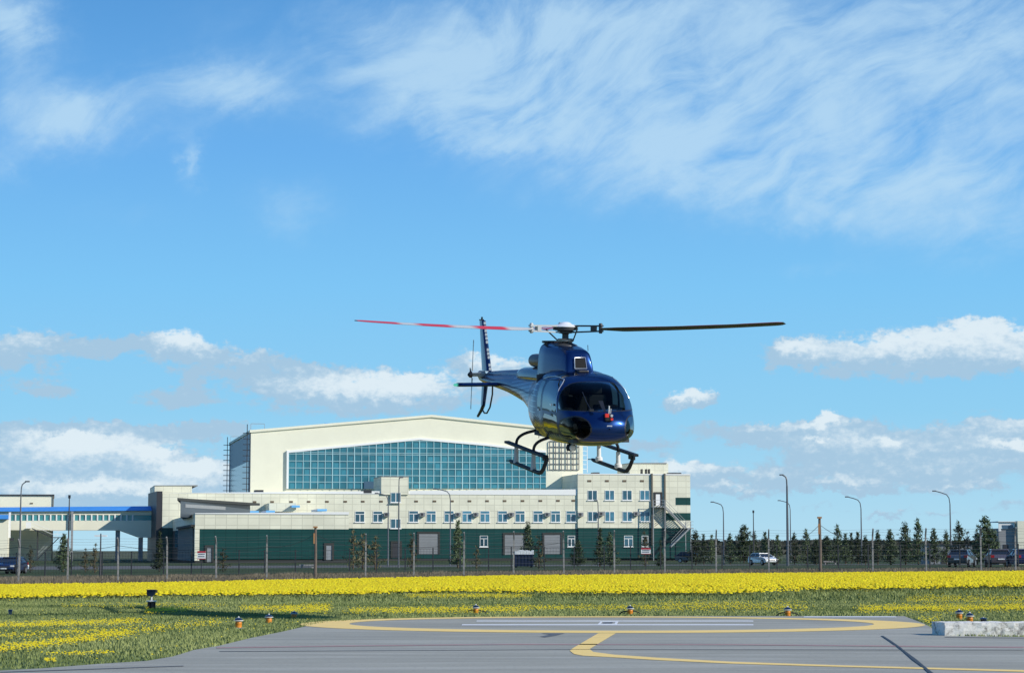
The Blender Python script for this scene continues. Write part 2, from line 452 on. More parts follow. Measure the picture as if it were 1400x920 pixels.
# ================================================================== GROUND
ys = np.unique(np.concatenate([np.arange(-60, 60, 6.0), np.arange(60, 300, 3.0), np.geomspace(300, 14000, 24)]))
xs = np.unique(np.concatenate([-np.geomspace(70, 9000, 16), np.arange(-69, 70, 3.0), np.geomspace(70, 9000, 16)]))
gx, gy = np.meshgrid(xs, ys); gz = terrain(gx, gy)
V = np.stack([gx, gy, gz], -1).reshape(-1, 3)
nx = len(xs); ii, jj = np.meshgrid(np.arange(nx - 1), np.arange(len(ys) - 1)); b0 = (jj * nx + ii).ravel()
F = np.stack([b0, b0 + 1, b0 + nx + 1, b0 + nx], -1)


def ground_material():
    m = mat('meadow ground', (0.06, 0.09, 0.03), 0.95); N, L = nodes(m); p = N['Principled BSDF']; p.inputs['Specular IOR Level'].default_value = 0.1
    g = N.new('ShaderNodeNewGeometry'); s = N.new('ShaderNodeSeparateXYZ'); L.new(g.outputs['Position'], s.inputs[0])
    def noise(sc, sx=1, sy=1, det=6):
        mp = N.new('ShaderNodeMapping'); mp.inputs['Scale'].default_value = (sx, sy, 1); L.new(g.outputs['Position'], mp.inputs[0])
        n = N.new('ShaderNodeTexNoise'); n.inputs['Scale'].default_value = sc; n.inputs['Detail'].default_value = det; n.inputs['Roughness'].default_value = .65
        L.new(mp.outputs[0], n.inputs['Vector']); return n.outputs['Fac']
    def rng(v, a, b):
        r = N.new('ShaderNodeMapRange'); L.new(v, r.inputs[0]); r.inputs[1].default_value = a; r.inputs[2].default_value = b; return r.outputs[0]
    def mix(f, a, b):
        x = N.new('ShaderNodeMix'); x.data_type = 'RGBA'; L.new(f, x.inputs[0])
        for k, v in ((6, a), (7, b)):
            if isinstance(v, tuple): x.inputs[k].default_value = (*v, 1)
            else: L.new(v, x.inputs[k])
        return x.outputs[2]
    n1 = rng(noise(.5, .5, 1), .3, .7)
    grass = mix(n1, (0.10, 0.14, 0.04), (0.19, 0.225, 0.08))
    grass = mix(rng(noise(2.5), .55, .75), grass, (0.12, 0.12, 0.05))
    wob = noise(.15, .3, 1); ad = N.new('ShaderNodeMath'); ad.operation = 'MULTIPLY_ADD'; L.new(wob, ad.inputs[0]); ad.inputs[1].default_value = 7; L.new(s.outputs[1], ad.inputs[2])
    Y = ad.outputs[0]
    field = mix(rng(noise(1.6, .6, 1), .35, .65), (0.14, 0.16, 0.02), (0.45, 0.38, 0.02))
    c = mix(rng(Y, 78, 80), grass, field)
    dry = mix(rng(noise(.9), .3, .7), (0.085, 0.07, 0.045), (0.17, 0.145, 0.095))
    c = mix(rng(Y, 119, 121), c, dry)
    yard = mix(rng(noise(.25), .35, .65), (0.028, 0.05, 0.018), (0.06, 0.075, 0.03))
    c = mix(rng(Y, 153, 158), c, yard)
    road = mix(rng(noise(.4), .3, .7), (0.10, 0.10, 0.095), (0.14, 0.135, 0.125))
    c = mix(rng(Y, 226, 230), c, road); c = mix(rng(Y, 252, 256), c, yard)
    far = mix(rng(noise(.02, .2, 1), .3, .7), (0.07, 0.085, 0.05), (0.11, 0.11, 0.06))
    c = mix(rng(Y, 420, 520), c, far)
    L.new(c, p.inputs['Base Color'])
    return m


ground = npmesh('ground', V, F, ground_material()); tag(ground, kind='structure')

# ------------------------------------------------------------------ concrete apron
APRON = [(-300, 926), (-40, 919.5), (60, 914), (130, 908.5), (200, 904), (236, 898), (265, 889), (300, 883), (345, 872), (385, 864),
         (415, 857), (450, 850.5), (520, 846.5), (640, 843.4), (900, 842.3), (1236, 842.3), (1262, 852), (1283, 863.5), (1294, 869.5), (1400, 871), (1650, 873)]
ap = [gnd(px, py) for px, py in APRON]
poly = [(p.x, p.y) for p in ap] + [(30, 38), (34, 15), (40, -40), (-40, -40), (-34, 10)]


def apron_material():
    m = mat('worn grey concrete', (0.2, 0.21, 0.21), 0.85); N, L = nodes(m); p = N['Principled BSDF']
    g = N.new('ShaderNodeNewGeometry')
    def noise(sc, sx, sy, det=6, ro=.6):
        mp = N.new('ShaderNodeMapping'); mp.inputs['Scale'].default_value = (sx, sy, 1); L.new(g.outputs['Position'], mp.inputs[0])
        n = N.new('ShaderNodeTexNoise'); n.inputs['Scale'].default_value = sc; n.inputs['Detail'].default_value = det; n.inputs['Roughness'].default_value = ro
        L.new(mp.outputs[0], n.inputs['Vector']); return n.outputs['Fac']
    def mixf(f, a, b, lo, hi):
        r = N.new('ShaderNodeMapRange'); L.new(f, r.inputs[0]); r.inputs[1].default_value = lo; r.inputs[2].default_value = hi
        x = N.new('ShaderNodeMix'); x.data_type = 'RGBA'; L.new(r.outputs[0], x.inputs[0])
        for k, v in ((6, a), (7, b)):
            if isinstance(v, tuple): x.inputs[k].default_value = (*v, 1)
            else: L.new(v, x.inputs[k])
        return x.outputs[2]
    c = mixf(noise(.35, .35, 1), (0.265, 0.255, 0.20), (0.37, 0.357, 0.285), .3, .7)
    c = mixf(noise(1.4, .15, 1), c, (0.44, 0.425, 0.35), .50, .75)
    c = mixf(noise(.9, .22, 1.3), c, (0.18, 0.183, 0.16), .56, .85)
    c = mixf(noise(14, 1, 1, 3), c, (0.16, 0.16, 0.155), .55, .85)
    L.new(c, p.inputs['Base Color'])
    b = N.new('ShaderNodeBump'); b.inputs['Strength'].default_value = .3; b.inputs['Distance'].default_value = .01; L.new(noise(40, 1, 1, 3), b.inputs['Height']); L.new(b.outputs[0], p.inputs['Normal'])
    return m


mb = MB(); mb.hexa(poly, -0.15, 0.012); apron = mb.build('concrete_apron', apron_material()); tag(apron, kind='structure')


def paint_mat(name, col, wear=0.35):
    m = mat(name, col, 0.7); N, L = nodes(m); p = N['Principled BSDF']
    g = N.new('ShaderNodeNewGeometry'); n = N.new('ShaderNodeTexNoise'); n.inputs['Scale'].default_value = 3.0; n.inputs['Detail'].default_value = 8; n.inputs['Roughness'].default_value = .75
    mp = N.new('ShaderNodeMapping'); mp.inputs['Scale'].default_value = (.5, 1.4, 1); L.new(g.outputs['Position'], mp.inputs[0]); L.new(mp.outputs[0], n.inputs['Vector'])
    r = N.new('ShaderNodeMapRange'); L.new(n.outputs['Fac'], r.inputs[0]); r.inputs[1].default_value = .5; r.inputs[2].default_value = .78; r.inputs[4].default_value = wear * 2
    x = N.new('ShaderNodeMix'); x.data_type = 'RGBA'; L.new(r.outputs[0], x.inputs[0]); x.inputs[6].default_value = (*col, 1); x.inputs[7].default_value = (.2, .2, .19, 1)
    L.new(x.outputs[2], p.inputs['Base Color']); return m


PZ = 0.017
YEL = paint_mat('faded yellow marking paint', (0.92, 0.64, 0.19), .18); WHT = paint_mat('white marking paint', (0.75, 0.75, 0.72), .25)
RED = paint_mat('faded red marking paint', (0.42, 0.24, 0.21), .9); TAR = mat('tar seam', (0.035, 0.037, 0.037), 0.6)


def flat(name, polys, m, z=PZ):
    mb = MB()
    for pl in polys:
        vs = [(p[0], p[1], z) for p in pl]; mb.add(vs, [tuple(range(len(vs)))])
    o = mb.build(name, m); tag(o, kind='structure'); return o


def ring():
    mb = MB(); n = 128; vs = []
    co = gnd(840, 853.0)
    pts_o = []; pts_i = []
    o1 = gnd(840, 842.9).y; o2 = gnd(840, 865.9).y; i1 = gnd(840, 844.4).y; i2 = gnd(840, 862.6).y
    cy = (o1 + o2) / 2; ryo = (o1 - o2) / 2; cyi = (i1 + i2) / 2; ryi = (i1 - i2) / 2
    L_, R_ = gnd(415, 856), gnd(1264, 856); Li, Ri = gnd(480, 856), gnd(1197, 856)
    cx = (L_.x + R_.x) / 2 * 1.0; rxo = (R_.x - L_.x) / 2 * (cy / L_.y); rxi = (Ri.x - Li.x) / 2 * (cy / L_.y)
    for k in range(n):
        t = 2 * math.pi * k / n
        vs.append((cx + rxo * math.cos(t), cy + ryo * math.sin(t), PZ))
    for k in range(n):
        t = 2 * math.pi * k / n
        vs.append((cx + rxi * math.cos(t), cyi + ryi * math.sin(t), PZ))
    mb.add(vs, [(k, (k + 1) % n, n + (k + 1) % n, n + k) for k in range(n)])
    o = mb.build('painted_ring', YEL); tag(o, kind='structure')


ring()
G = lambda lst: [gnd(px, py) for px, py in lst]
flat('painted_letter', [G([(652, 848.8), (1030, 848.8), (1030, 850.1), (651, 850.1)]), G([(632, 853.9), (1030, 853.9), (1030, 855.4), (631, 855.4)]),
                        G([(821, 850.15), (824, 850.15), (821, 853.85), (817, 853.85)]), G([(842, 850.15), (845.5, 850.15), (843.5, 853.85), (839.5, 853.85)]),
                        G([(824.1, 850.2), (841.9, 850.2), (841.8, 850.9), (823.7, 850.9)]), G([(822, 853.1), (839.8, 853.1), (839.5, 853.8), (821.3, 853.8)])], WHT)
flat('painted_smudge', [G([(825, 851.4), (838, 851.2), (837, 852.6), (824, 852.7)])], TAR)
flat('taxi_line', [G([(818, 866.2), (842, 866.2), (824, 877), (806, 888), (811, 892), (840, 895.8), (900, 900), (1000, 905.5), (1150, 910.5), (1400, 917), (1400, 919.5), (1150, 912.6), (1000, 908.2), (900, 903.4), (830, 899), (797, 897.3), (785, 895), (779, 890.5), (783, 887)])], YEL)
flat('edge_line', [G([(1100, 843.3), (1224, 843.3), (1226, 844.6), (1098, 844.6)])], WHT, PZ + .004)
flat('red_line', [G([(296, 885.6), (500, 882.8), (700, 880.9), (1000, 881.2), (1400, 885), (1400, 886.4), (1000, 882.4), (700, 882.1), (500, 884.0), (296, 886.8)])], RED)
sl = [(1206, 870), (1217, 877), (1229, 886), (1236, 891), (1250, 903), (1262, 912), (1275, 923), (1300, 945)]
seam = []; sr = []
for i, (a, b) in enumerate(sl):
    w = 1.5 + .5 * math.sin(i * 2.1) + (b - 870) * .03
    seam.append((a - w, b)); sr.append((a + w + .8 * math.sin(i * 3.7), b))
flat('tar_seam', [G(seam + sr[::-1])], TAR, PZ + .004)
flat('pavement_joint', [G([(300, 891), (800, 888.4), (1400, 889), (1400, 889.5), (800, 888.9), (300, 891.6)]), G([(1292, 871.4), (1400, 872.6), (1500, 873.4), (1500, 874), (1292, 871.9)]),
                        G([(740, 866.5), (772, 866.5), (760, 869.5), (745, 872), (738, 871), (752, 868)]), G([(0, 919.5), (250, 911), (252, 911.7), (0, 920.4)])],
     mat('pavement stain', (0.10, 0.107, 0.112), 0.8))

# ------------------------------------------------------------------ grass, flowers and weeds (numpy, one object each)
def vnoise(x, y, s, seed):
    r = np.random.default_rng(seed).random((64, 64))
    u, v = x / s, y / s; i, j = np.floor(u).astype(int), np.floor(v).astype(int)
    fu, fv = u - i, v - j; fu = fu * fu * (3 - 2 * fu); fv = fv * fv * (3 - 2 * fv)
    g = lambda a, b: r[a % 64, b % 64]
    return (g(i, j) * (1 - fu) + g(i + 1, j) * fu) * (1 - fv) + (g(i, j + 1) * (1 - fu) + g(i + 1, j + 1) * fu) * fv


def inpoly(x, y, poly):
    ins = np.zeros(x.shape, bool); n = len(poly)
    for k in range(n):
        x0, y0 = poly[k]; x1, y1 = poly[(k + 1) % n]
        c = ((y0 > y) != (y1 > y)) & (x < (x1 - x0) * (y - y0) / (y1 - y0 + 1e-12) + x0)
        ins ^= c
    return ins


def blades(name, x, y, h, w, matn, tint, lean=.35):
    n = len(x); z = terrain(x, y); th = RNG.random(n) * 2 * np.pi
    dx, dy = np.cos(th) * w / 2, np.sin(th) * w / 2; lx, ly = RNG.normal(0, lean, n) * h, RNG.normal(0, lean, n) * h
    v = np.empty((n, 3, 3)); v[:, 0] = np.stack([x - dx, y - dy, z - .01], -1); v[:, 1] = np.stack([x + dx, y + dy, z - .01], -1)
    v[:, 2] = np.stack([x + lx, y + ly, z + h], -1)
    return npmesh(name, v.reshape(-1, 3), np.arange(3 * n).reshape(-1, 3), M[matn], attr=tint)


def pxof(x, y, z):  # photograph column / row of a ground point, to read off where the meadow's patches lie
    d = y * CT + (z - EYE) * ST; return 700 + FPX * x / d, 460 - FPX * ((z - EYE) * CT - y * ST) / d


apoly = [(p[0], p[1]) for p in poly]
# near meadow
n = 420000
y = 30 + 52 * RNG.random(n) ** .8; x = (RNG.random(n) * 2 - 1) * (y * .27 + 2)
k = ~inpoly(x, y, apoly); x, y = x[k], y[k]
t = vnoise(x * .6, y, 1.3, 3) * .5 + vnoise(x * .5, y, .35, 4) * .35 + RNG.random(len(x)) * .3
big = vnoise(x * .4, y, 4.0, 5) * .6 + vnoise(x * .3, y, 1.6, 15) * .4
h = .015 + .04 * t * (.5 + big) + .015 * RNG.random(len(x))
o = blades('grass', x, y, h, .03, 'grass', np.clip(t * .8 + .02 + 1.0 * (big - .5), 0, 1)); tag(o, 'short green meadow grass around the landing pad', 'grass', kind='stuff')


def flowers(x, y, r, hh):
    n = len(x); z = terrain(x, y) + hh
    th = RNG.random(n) * 6.283; a, b = np.cos(th) * r, np.sin(th) * r
    v = np.empty((n, 5, 3)); v[:, 0] = np.stack([x + a, y + b, z], -1); v[:, 1] = np.stack([x - b, y + a, z], -1)
    v[:, 2] = np.stack([x - a, y - b, z], -1); v[:, 3] = np.stack([x + b, y - a, z], -1); v[:, 4] = np.stack([x, y, z + r * .75], -1)
    base = np.arange(n)[:, None] * 5
    f = np.concatenate([base + np.array([[0, 1, 4]]), base + np.array([[1, 2, 4]]), base + np.array([[2, 3, 4]]), base + np.array([[3, 0, 4]])])
    return v.reshape(-1, 3), f


# the dense yellow field
n = 260000
y = 68 + 54 * RNG.random(n); x = (RNG.random(n) * 2 - 1) * (y * .26 + 3)
px, _ = pxof(x, y, terrain(x, y))
near = np.interp(px, [0, 250, 450, 650, 800, 1000, 1150, 1400], [71.5, 74, 76, 79, 75.5, 75, 79, 83])
far = np.interp(px, [0, 350, 700, 1000, 1400], [117, 118, 119, 119, 120])
nz = vnoise(x * .25, y, 1.5, 8)
dn = smooth((y - near + 3.0 * (nz - .5)) / 3.0) * (y < far)
gaps = smooth((vnoise(x * .22, y, 2.1, 9) * .5 + vnoise(x * .6, y, .7, 10) * .3 + vnoise(x, y, .28, 13) * .2 - .36) / .14)
k = RNG.random(n) < dn * (.07 + .93 * gaps)
x1, y1 = x[k], y[k]
# loose drifts of flowers in the near grass
n = 400000
y = 31 + 50 * RNG.random(n); x = (RNG.random(n) * 2 - 1) * (y * .27 + 2)
px, py = pxof(x, y, 0 * x)
den = np.zeros(n)
def band(x0, y0, x1, y1, wd, a):   # a drift of flowers along a line seen in the meadow
    global den
    t = (px - x0) / (x1 - x0); yy = y0 + (y1 - y0) * t
    den = np.maximum(den, a * np.exp(-((py - yy) / wd) ** 2) * smooth((t + .08) / .15) * (1 - smooth((t - .9) / .2)))
band(-40, 897, 175, 869, 4.0, 1.0); band(-40, 860, 190, 852, 3.0, .75); band(-20, 874, 240, 862, 3.5, .3); band(150, 868, 300, 853, 4, .22); band(60, 899, 150, 897, 1.6, .5)
band(380, 836, 450, 834, 4.5, .8); band(330, 834, 400, 834, 3, .5); band(480, 838, 720, 835, 3.5, .5); band(560, 816, 720, 817, 2.5, .6); band(700, 833, 940, 833, 3, .3); band(900, 830, 1100, 832, 5, .25)
band(1180, 835, 1420, 832, 4, .6); band(1230, 858, 1285, 850, 6, .25); band(200, 838, 262, 834, 3, .45); band(90, 830, 300, 829, 3, .15); band(60, 909, 76, 908, 2, .9); band(1240, 822, 1420, 822, 4, .3)
k = (RNG.random(n) < den * (.25 + 1.1 * vnoise(x * .5, y, .6, 12)) * 1.0 + .0015) & ~inpoly(x, y, apoly)
x2, y2 = x[k], y[k]
va, fa = flowers(x1, y1, .055 + .025 * RNG.random(len(x1)), .12 + .12 * RNG.random(len(x1)))
vb, fb = flowers(x2, y2, .012 + .012 * RNG.random(len(x2)), .05 + .04 * RNG.random(len(x2)))
o = npmesh('yellow_flowers', np.concatenate([va, vb]), np.concatenate([fa, fb + len(va)]), M['flower'], attr=np.concatenate([np.tile(RNG.random(len(x1)), 4), np.tile(RNG.random(len(x2)), 4)]))
tag(o, 'bright yellow flowers filling the field and drifting through the grass', 'flowers', kind='stuff')
# stems and leaves in the field
n = 90000
y = 70 + 51 * RNG.random(n); x = (RNG.random(n) * 2 - 1) * (y * .26 + 3)
o = blades('field_leaves', x, y, .06 + .08 * RNG.random(n), .05, 'grass', RNG.random(n) * .8); tag(o, 'green leaves and stems under the yellow flowers', 'leaves', kind='stuff')
# dry weeds before and behind the concrete-post fence
n = 110000
y = 120 + 38 * RNG.random(n) ** 1.2; x = (RNG.random(n) * 2 - 1) * (y * .26 + 4)
cl = vnoise(x, y, 2.2, 21) * .6 + vnoise(x, y, .8, 22) * .4
u = x / y
h = (.15 + .40 * cl * cl + .12 * RNG.random(n)) * (1 - .3 * smooth((y - 128) / 20)) * np.interp(u, [-.24, 0, .24], [1.0, .8, .8])
o = blades('dry_weeds', x, y, h, .05, 'weeds', np.clip(cl * 1.2 - .2 + .3 * (RNG.random(n) - .5), 0, 1), .25); tag(o, 'grey brown dry weeds along the concrete post fence', 'weeds', kind='stuff')
# far woodland strip: one mass on the horizon
n = 26000
x = -20 + 360 * RNG.random(n); y = 900 + 60 * RNG.random(n); top = 4.6 + 1.0 * vnoise(x, y * 0, 9, 31) + .6 * vnoise(x, y * 0, 3, 32) + (x > 200) * .8
z = top * RNG.random(n) ** .7; r = .7 + .5 * RNG.random(n)
v = np.empty((n, 3, 3)); th = RNG.random(n) * 6.28
for j in range(3):
    a = th + j * 2.09; v[:, j] = np.stack([x + r * np.cos(a), y + .3 * r * RNG.normal(size=n), z + r * np.sin(a)], -1)
o = npmesh('far_woodland', v.reshape(-1, 3), np.arange(3 * n).reshape(-1, 3), M['wood_far'], attr=RNG.random(n)); tag(o, 'low dark strip of woodland along the horizon', 'woodland', kind='stuff')

# ================================================================== HANGAR BUILDING
PHI = R(11.8); CP, SP = math.cos(PHI), math.sin(PHI); Y0 = 350.0


def UU(px, v=0.0, z=8.0):
    k = (px - 700) / FPX
    return (k * ((Y0 + v * CP) * CT + (z - EYE) * ST) + v * SP) / (CP - k * SP * CT)


def ZZ(py, u, v=0.0):
    Y = Y0 + u * SP + v * CP; b = (460 - py) / FPX; t = Y / (CT - b * ST)
    return EYE + t * (ST + b * CT)


hangar = thing('hangar_building', 'large cream and green building with gabled hangar behind a teal glass front', 'building', (0, Y0, 0), PHI)


def slab(mb, px0, px1, py_tl, py_tr, v0, v1, py_b=None, m=0, zb=None):
    """block whose front face (local y = v0) covers the given columns and rows"""
    u0, u1 = UU(px0, v0), UU(px1, v0)
    zl, zr = ZZ(py_tl, u0, v0), ZZ(py_tr, u1, v0)
    b = zb if zb is not None else ZZ(py_b, (u0 + u1) / 2, v0)
    mb.hexa([(u0, v0), (u1, v0), (u1, v1), (u0, v1)], b, [zl, zr, zr, zl], m)
    return u0, u1, b, zl, zr


VC = -0.3
# ground-floor green cladding sits under the cream storeys
mb = MB()
slab(mb, 222, 790, 674.5, 669.5, 0, 12, 722)
w_main = mb.build('upper_wall', M['panel'], hangar)
mb = MB(); slab(mb, 222, 790.5, 722.1, 722.1, 0.05, 12, zb=0.4); mb.build('green_wall', M['green'], hangar)
mb = MB(); slab(mb, 222.5, 944, 762, 762, 0.1, 12, zb=-.6); mb.build('plinth', M['plinth'], hangar)
mb = MB(); slab(mb, 790, 944, 648, 648.5, VC, 14, 721.5); w_right = mb.build('side_block_wall', M['panel'], hangar)
mb = MB(); slab(mb, 790.6, 943.7, 721.6, 721.6, VC + .05, 14, zb=0.4); mb.build('green_wall', M['green'], hangar)
mb = MB()
slab(mb, 924, 944.1, 680, 680, VC - .04, VC + .3, 690); mb.cut(); slab(mb, 908, 944.1, 701, 701, VC - .04, VC + .3, 711); mb.each('green_band', M['green'], hangar)
mb = MB()
for a, b_ in ((790, 944.3),): slab(mb, a, b_, 647.2, 647.7, VC - .08, VC + .3, 649)
mb.cut(); slab(mb, 222, 790, 673.7, 668.7, -.08, .3, 675.3); mb.each('parapet_cap', M['white'], hangar)
# left flank wall: its shade is put into the dark colour of this strip
u0 = UU(222, 0); mb = MB(); mb.hexa([(u0 - .02, 0), (u0 - .02, 14), (u0 - 1.6, 14), (u0 - .9, 0)], -.5, 10.7); mb.build('shaded_flank', M['dkmetal'], hangar)
# roof boxes
mb = MB(); slab(mb, 211, 262, 664, 663.6, 9, 26, 677); mb.build('roof_box', M['panel'], hangar)
mb = MB(); slab(mb, 521, 558.5, 651.5, 651.5, -.25, 8, 676); mb.build('lift_tower', M['panel'], hangar)
mb = MB(); slab(mb, 861, 914, 633.5, 633.2, 6, 14, 650); mb.build('roof_box', M['panel'], hangar)
mb = MB(); slab(mb, 861, 912, 632.6, 632.3, 5.9, 14.1, 633.6); mb.cut(); slab(mb, 211, 270, 663.2, 662.8, 8.9, 26, 664); mb.cut(); slab(mb, 520.6, 559, 651, 651, -.3, 8, 651.9); mb.each('roof_edge', M['roofgrey'], hangar)
mb = MB()
for px in (878, 884, 888): mb.cut(); slab(mb, px, px + 1.2, 641, 641, 2, 3, 648)
for px in (915, 920, 924, 929): mb.cut(); slab(mb, px, px + 3, 646, 646, 2, 3.5, 650)
mb.cut(); slab(mb, 812, 820, 645.5, 645.5, 3, 5, 649); mb.cut(); slab(mb, 497, 508, 669.5, 669.5, -.1, 3, 674); mb.cut(); slab(mb, 349, 360, 669.5, 669.5, 5, 8, 674); mb.each('roof_unit', M['dkmetal'], hangar)

# hangar hall
VH = 10.8
hl, hr, ha = UU(343, VH, 20), UU(797, VH, 18), UU(590, VH, 20)
zl, za, zr = ZZ(590, hl, VH), ZZ(569, ha, VH), ZZ(591, hr, VH)
mb = MB(); mb.prism_y([(hl, 0), (hr, 0), (hr, zr), (ha, za), (hl, zl)], VH, VH + 42); mb.build('hall_wall', M['cream'], hangar)
mb = MB(); mb.prism_y([(hl - .2, zl - .15), (ha, za - .15), (hr + .2, zr - .15), (hr + .2, zr + .25), (ha, za + .25), (hl - .2, zl + .25)], VH - .25, VH + 42.2); mb.build('hall_roof', M['cream'], hangar)
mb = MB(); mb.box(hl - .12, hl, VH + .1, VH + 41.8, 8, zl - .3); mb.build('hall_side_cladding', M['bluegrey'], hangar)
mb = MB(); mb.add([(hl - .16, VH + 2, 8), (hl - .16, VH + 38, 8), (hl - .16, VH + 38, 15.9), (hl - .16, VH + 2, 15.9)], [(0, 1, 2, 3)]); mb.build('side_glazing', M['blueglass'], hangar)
mb = MB()
for vv in (VH + .2, VH + 41):     # rung ladders at both ends of the flank
    for dz in np.arange(9.5, zl - .3, .9): mb.box(hl - 1.25, hl, vv, vv + .25, dz, dz + .10)
    mb.box(hl - .62, hl - .5, vv + .05, vv + .2, 9, zl + 1.2); mb.box(hl - .16, hl - .10, vv - .1, vv + .4, 8, zl); mb.cut()
mb.each('side_ladder', M['dkmetal'], hangar)
mb = MB()
mb.tube([(hl, VH + .3, zl), (hl, VH + .3, zl + 1.3), (hl + 2.2, VH + .3, zl + 1.3), (hl + 2.2, VH + .3, zl + .2)], .06, 4); mb.cut()
mb.tube([(hl, VH + 41, zl), (hl, VH + 41, zl + 1.3), (hl + 4.2, VH + 41, zl + 1.3)], .06, 4); mb.each('roof_railing', M['steel'], hangar)
mb = MB()
for dz in np.arange(15, zr - .4, .75): mb.box(hr, hr + .8, VH + .2, VH + .35, dz, dz + .08)
mb.box(hr + .75, hr + .83, VH + .2, VH + .3, 14.5, zr + .8); mb.build('roof_ladder', M['white'], hangar)
mb = MB(); ub = UU(448, VH + 6, 20); mb.box(ub - .5, ub + .6, VH + 6, VH + 7, ZZ(580, ub, VH), ZZ(575.6, ub, VH)); mb.build('roof_vent', M['blueroof'], hangar)
# curtain wall
cw = [(394, 668), (746, 667.3), (746, 618.5), (662, 608.8), (573, 601), (394, 618.5)]
cp = [(UU(a, VH, 14), ZZ(b, UU(a, VH, 14), VH)) for a, b in cw]
mb = MB(); mb.prism_y(cp, VH - .25, VH - .02); gl = mb.build('curtain_wall', M['curtain'], hangar)
def topz(u):
    if u < cp[4][0]: a, b = cp[5], cp[4]
    elif u < cp[3][0]: a, b = cp[4], cp[3]
    else: a, b = cp[3], cp[2]
    return a[1] + (b[1] - a[1]) * (u - a[0]) / (b[0] - a[0])
mb = MB(); zb_ = cp[0][1]
u = cp[0][0]; i = 0
while u < cp[1][0]:
    w = .05 if i % 3 else .075
    mb.box(u - w, u + w, VH - .34, VH - .26, zb_, topz(u)); u += 1.185; i += 1
for i, dz in enumerate(np.arange(1.12, 8.2, 1.12)):
    z = zb_ + dz
    if z < topz(cp[0][0]) - .05: ua, ubb = cp[0][0], cp[1][0]
    else:
        fa = (z - cp[5][1]) / (cp[4][1] - cp[5][1]); ua = cp[5][0] + fa * (cp[4][0] - cp[5][0])
        if z < topz(cp[1][0] - .01): ubb = cp[1][0]
        elif z < cp[3][1]: fb_ = (cp[3][1] - z) / (cp[3][1] - cp[2][1]); ubb = cp[3][0] + fb_ * (cp[2][0] - cp[3][0])
        else: fb_ = (cp[4][1] - z) / (cp[4][1] - cp[3][1]); ubb = cp[4][0] + fb_ * (cp[3][0] - cp[4][0])
    if ubb > ua and z < cp[4][1]: mb.box(ua, ubb, VH - .355, VH - .345, z - .045, z + .045)
    if i == 4: mb.box(ua, ubb, VH - .358, VH - .348, z + .22, z + .30)
mb.build('mullion_grid', M['mullion'], gl)
mb = MB()
for a, b in ((cp[5], cp[4]), (cp[4], cp[3]), (cp[3], cp[2])):
    mb.add([(a[0], VH - .42, a[1] - .05), (b[0], VH - .42, b[1] - .05), (b[0], VH - .42, b[1] + .3), (a[0], VH - .42, a[1] + .3),
            (a[0], VH, a[1] - .05), (b[0], VH, b[1] - .05), (b[0], VH, b[1] + .3), (a[0], VH, a[1] + .3)], [(0, 1, 2, 3), (4, 7, 6, 5), (0, 4, 5, 1), (3, 2, 6, 7), (0, 3, 7, 4), (1, 5, 6, 2)])
mb.box(cp[0][0] - .3, cp[0][0], VH - .42, VH, zb_, cp[5][1] + .3); mb.build('glazing_frame', M['white'], gl)
mb = MB(); a, b = UU(497, VH), UU(524, VH); mb.box(a, b, VH - .40, VH - .36, ZZ(668, a, VH), ZZ(658, a, VH)); mb.build('dark_pane', M['blueglass'], gl)
# wire lattice on the hall front
mb = MB(); a, b = UU(751, VH, 16), UU(791, VH, 16); z0, z1 = ZZ(642, a, VH), ZZ(603, a, VH)
for k in range(6): xx = a + (b - a) * k / 5; mb.box(xx - .06, xx + .06, VH - .30, VH - .18, z0, z1)
for k in range(6): zz = z0 + (z1 - z0) * k / 5; mb.box(a, b, VH - .18, VH - .06, zz - .06, zz + .06)
mb.build('wire_lattice', M['lampgrey'], hangar)

# windows
def window(px0, px1, py0, py1, v, kind='cross'):
    u0, u1 = UU(px0, v), UU(px1, v); z0, z1 = ZZ(py1, u0, v), ZZ(py0, u0, v); w = u1 - u0
    f = MB(); t = .07; d = v - .06
    f.box(u0, u0 + t, d, v, z0, z1); f.box(u1 - t, u1, d, v, z0, z1); f.box(u0 + t, u1 - t, d, v, z0, z0 + t); f.box(u0 + t, u1 - t, d, v, z1 - t, z1)
    um = u0 + w * .5; f.box(um - .06, um + .06, d, v, z0 + t, z1 - t - (.42 if kind == 'cross' else 0))
    if kind == 'cross': f.box(u0 + t, u1 - t, d, v, z1 - t - .46, z1 - t - .36)
    fr = f.build('window', M['white'], hangar)
    g = MB(); g.box(u0 + t, u1 - t, v - .03, v - .015, z0 + t, z1 - t); g.build('pane', M['wglass'], fr)
    s = MB(); s.box(u0 - .1, u1 + .1, v - .16, v, z0 - .12, z0 - .005); s.build('sill', M['white'], fr)
    return fr


for a in (485.5, 510): window(a, a + 13, 698.5, 713.5, 0)
for a in (559, 583, 607.5, 632, 656.5, 680.5, 704.5, 729, 753, 774): window(a, a + 13, 698, 713.5, 0)
window(534, 548, 673, 686.5, -.25, 'bar'); window(534, 548, 709, 722, 0, 'bar')
for a in (803.5, 827, 851, 875): window(a, a + 13, 670, 683.5, VC, 'bar'); window(a, a + 13, 699, 712.5, VC, 'bar')
for a, b in ((656, 667), (853, 865), (776, 786), (877, 886)): window(a, b, 732, 747, .05 if a < 790 else VC + .05)
mb = MB()
for a in (348, 372, 398, 422, 447, 472, 496, 521, 569, 594, 618, 642, 666, 690, 714.5, 739, 763, 784): mb.cut(); slab(mb, a - 2.4, a + 2.4, 683.3 + (700 - a) * .004, 683.3 + (700 - a) * .004, -.05, 0, 685.8 + (700 - a) * .004)
for a in (806, 830, 854, 878): mb.cut(); slab(mb, a - 2.6, a + 2.6, 656, 656, VC - .05, VC, 658.6)
mb.each('vent_grille', M['vent'], hangar)


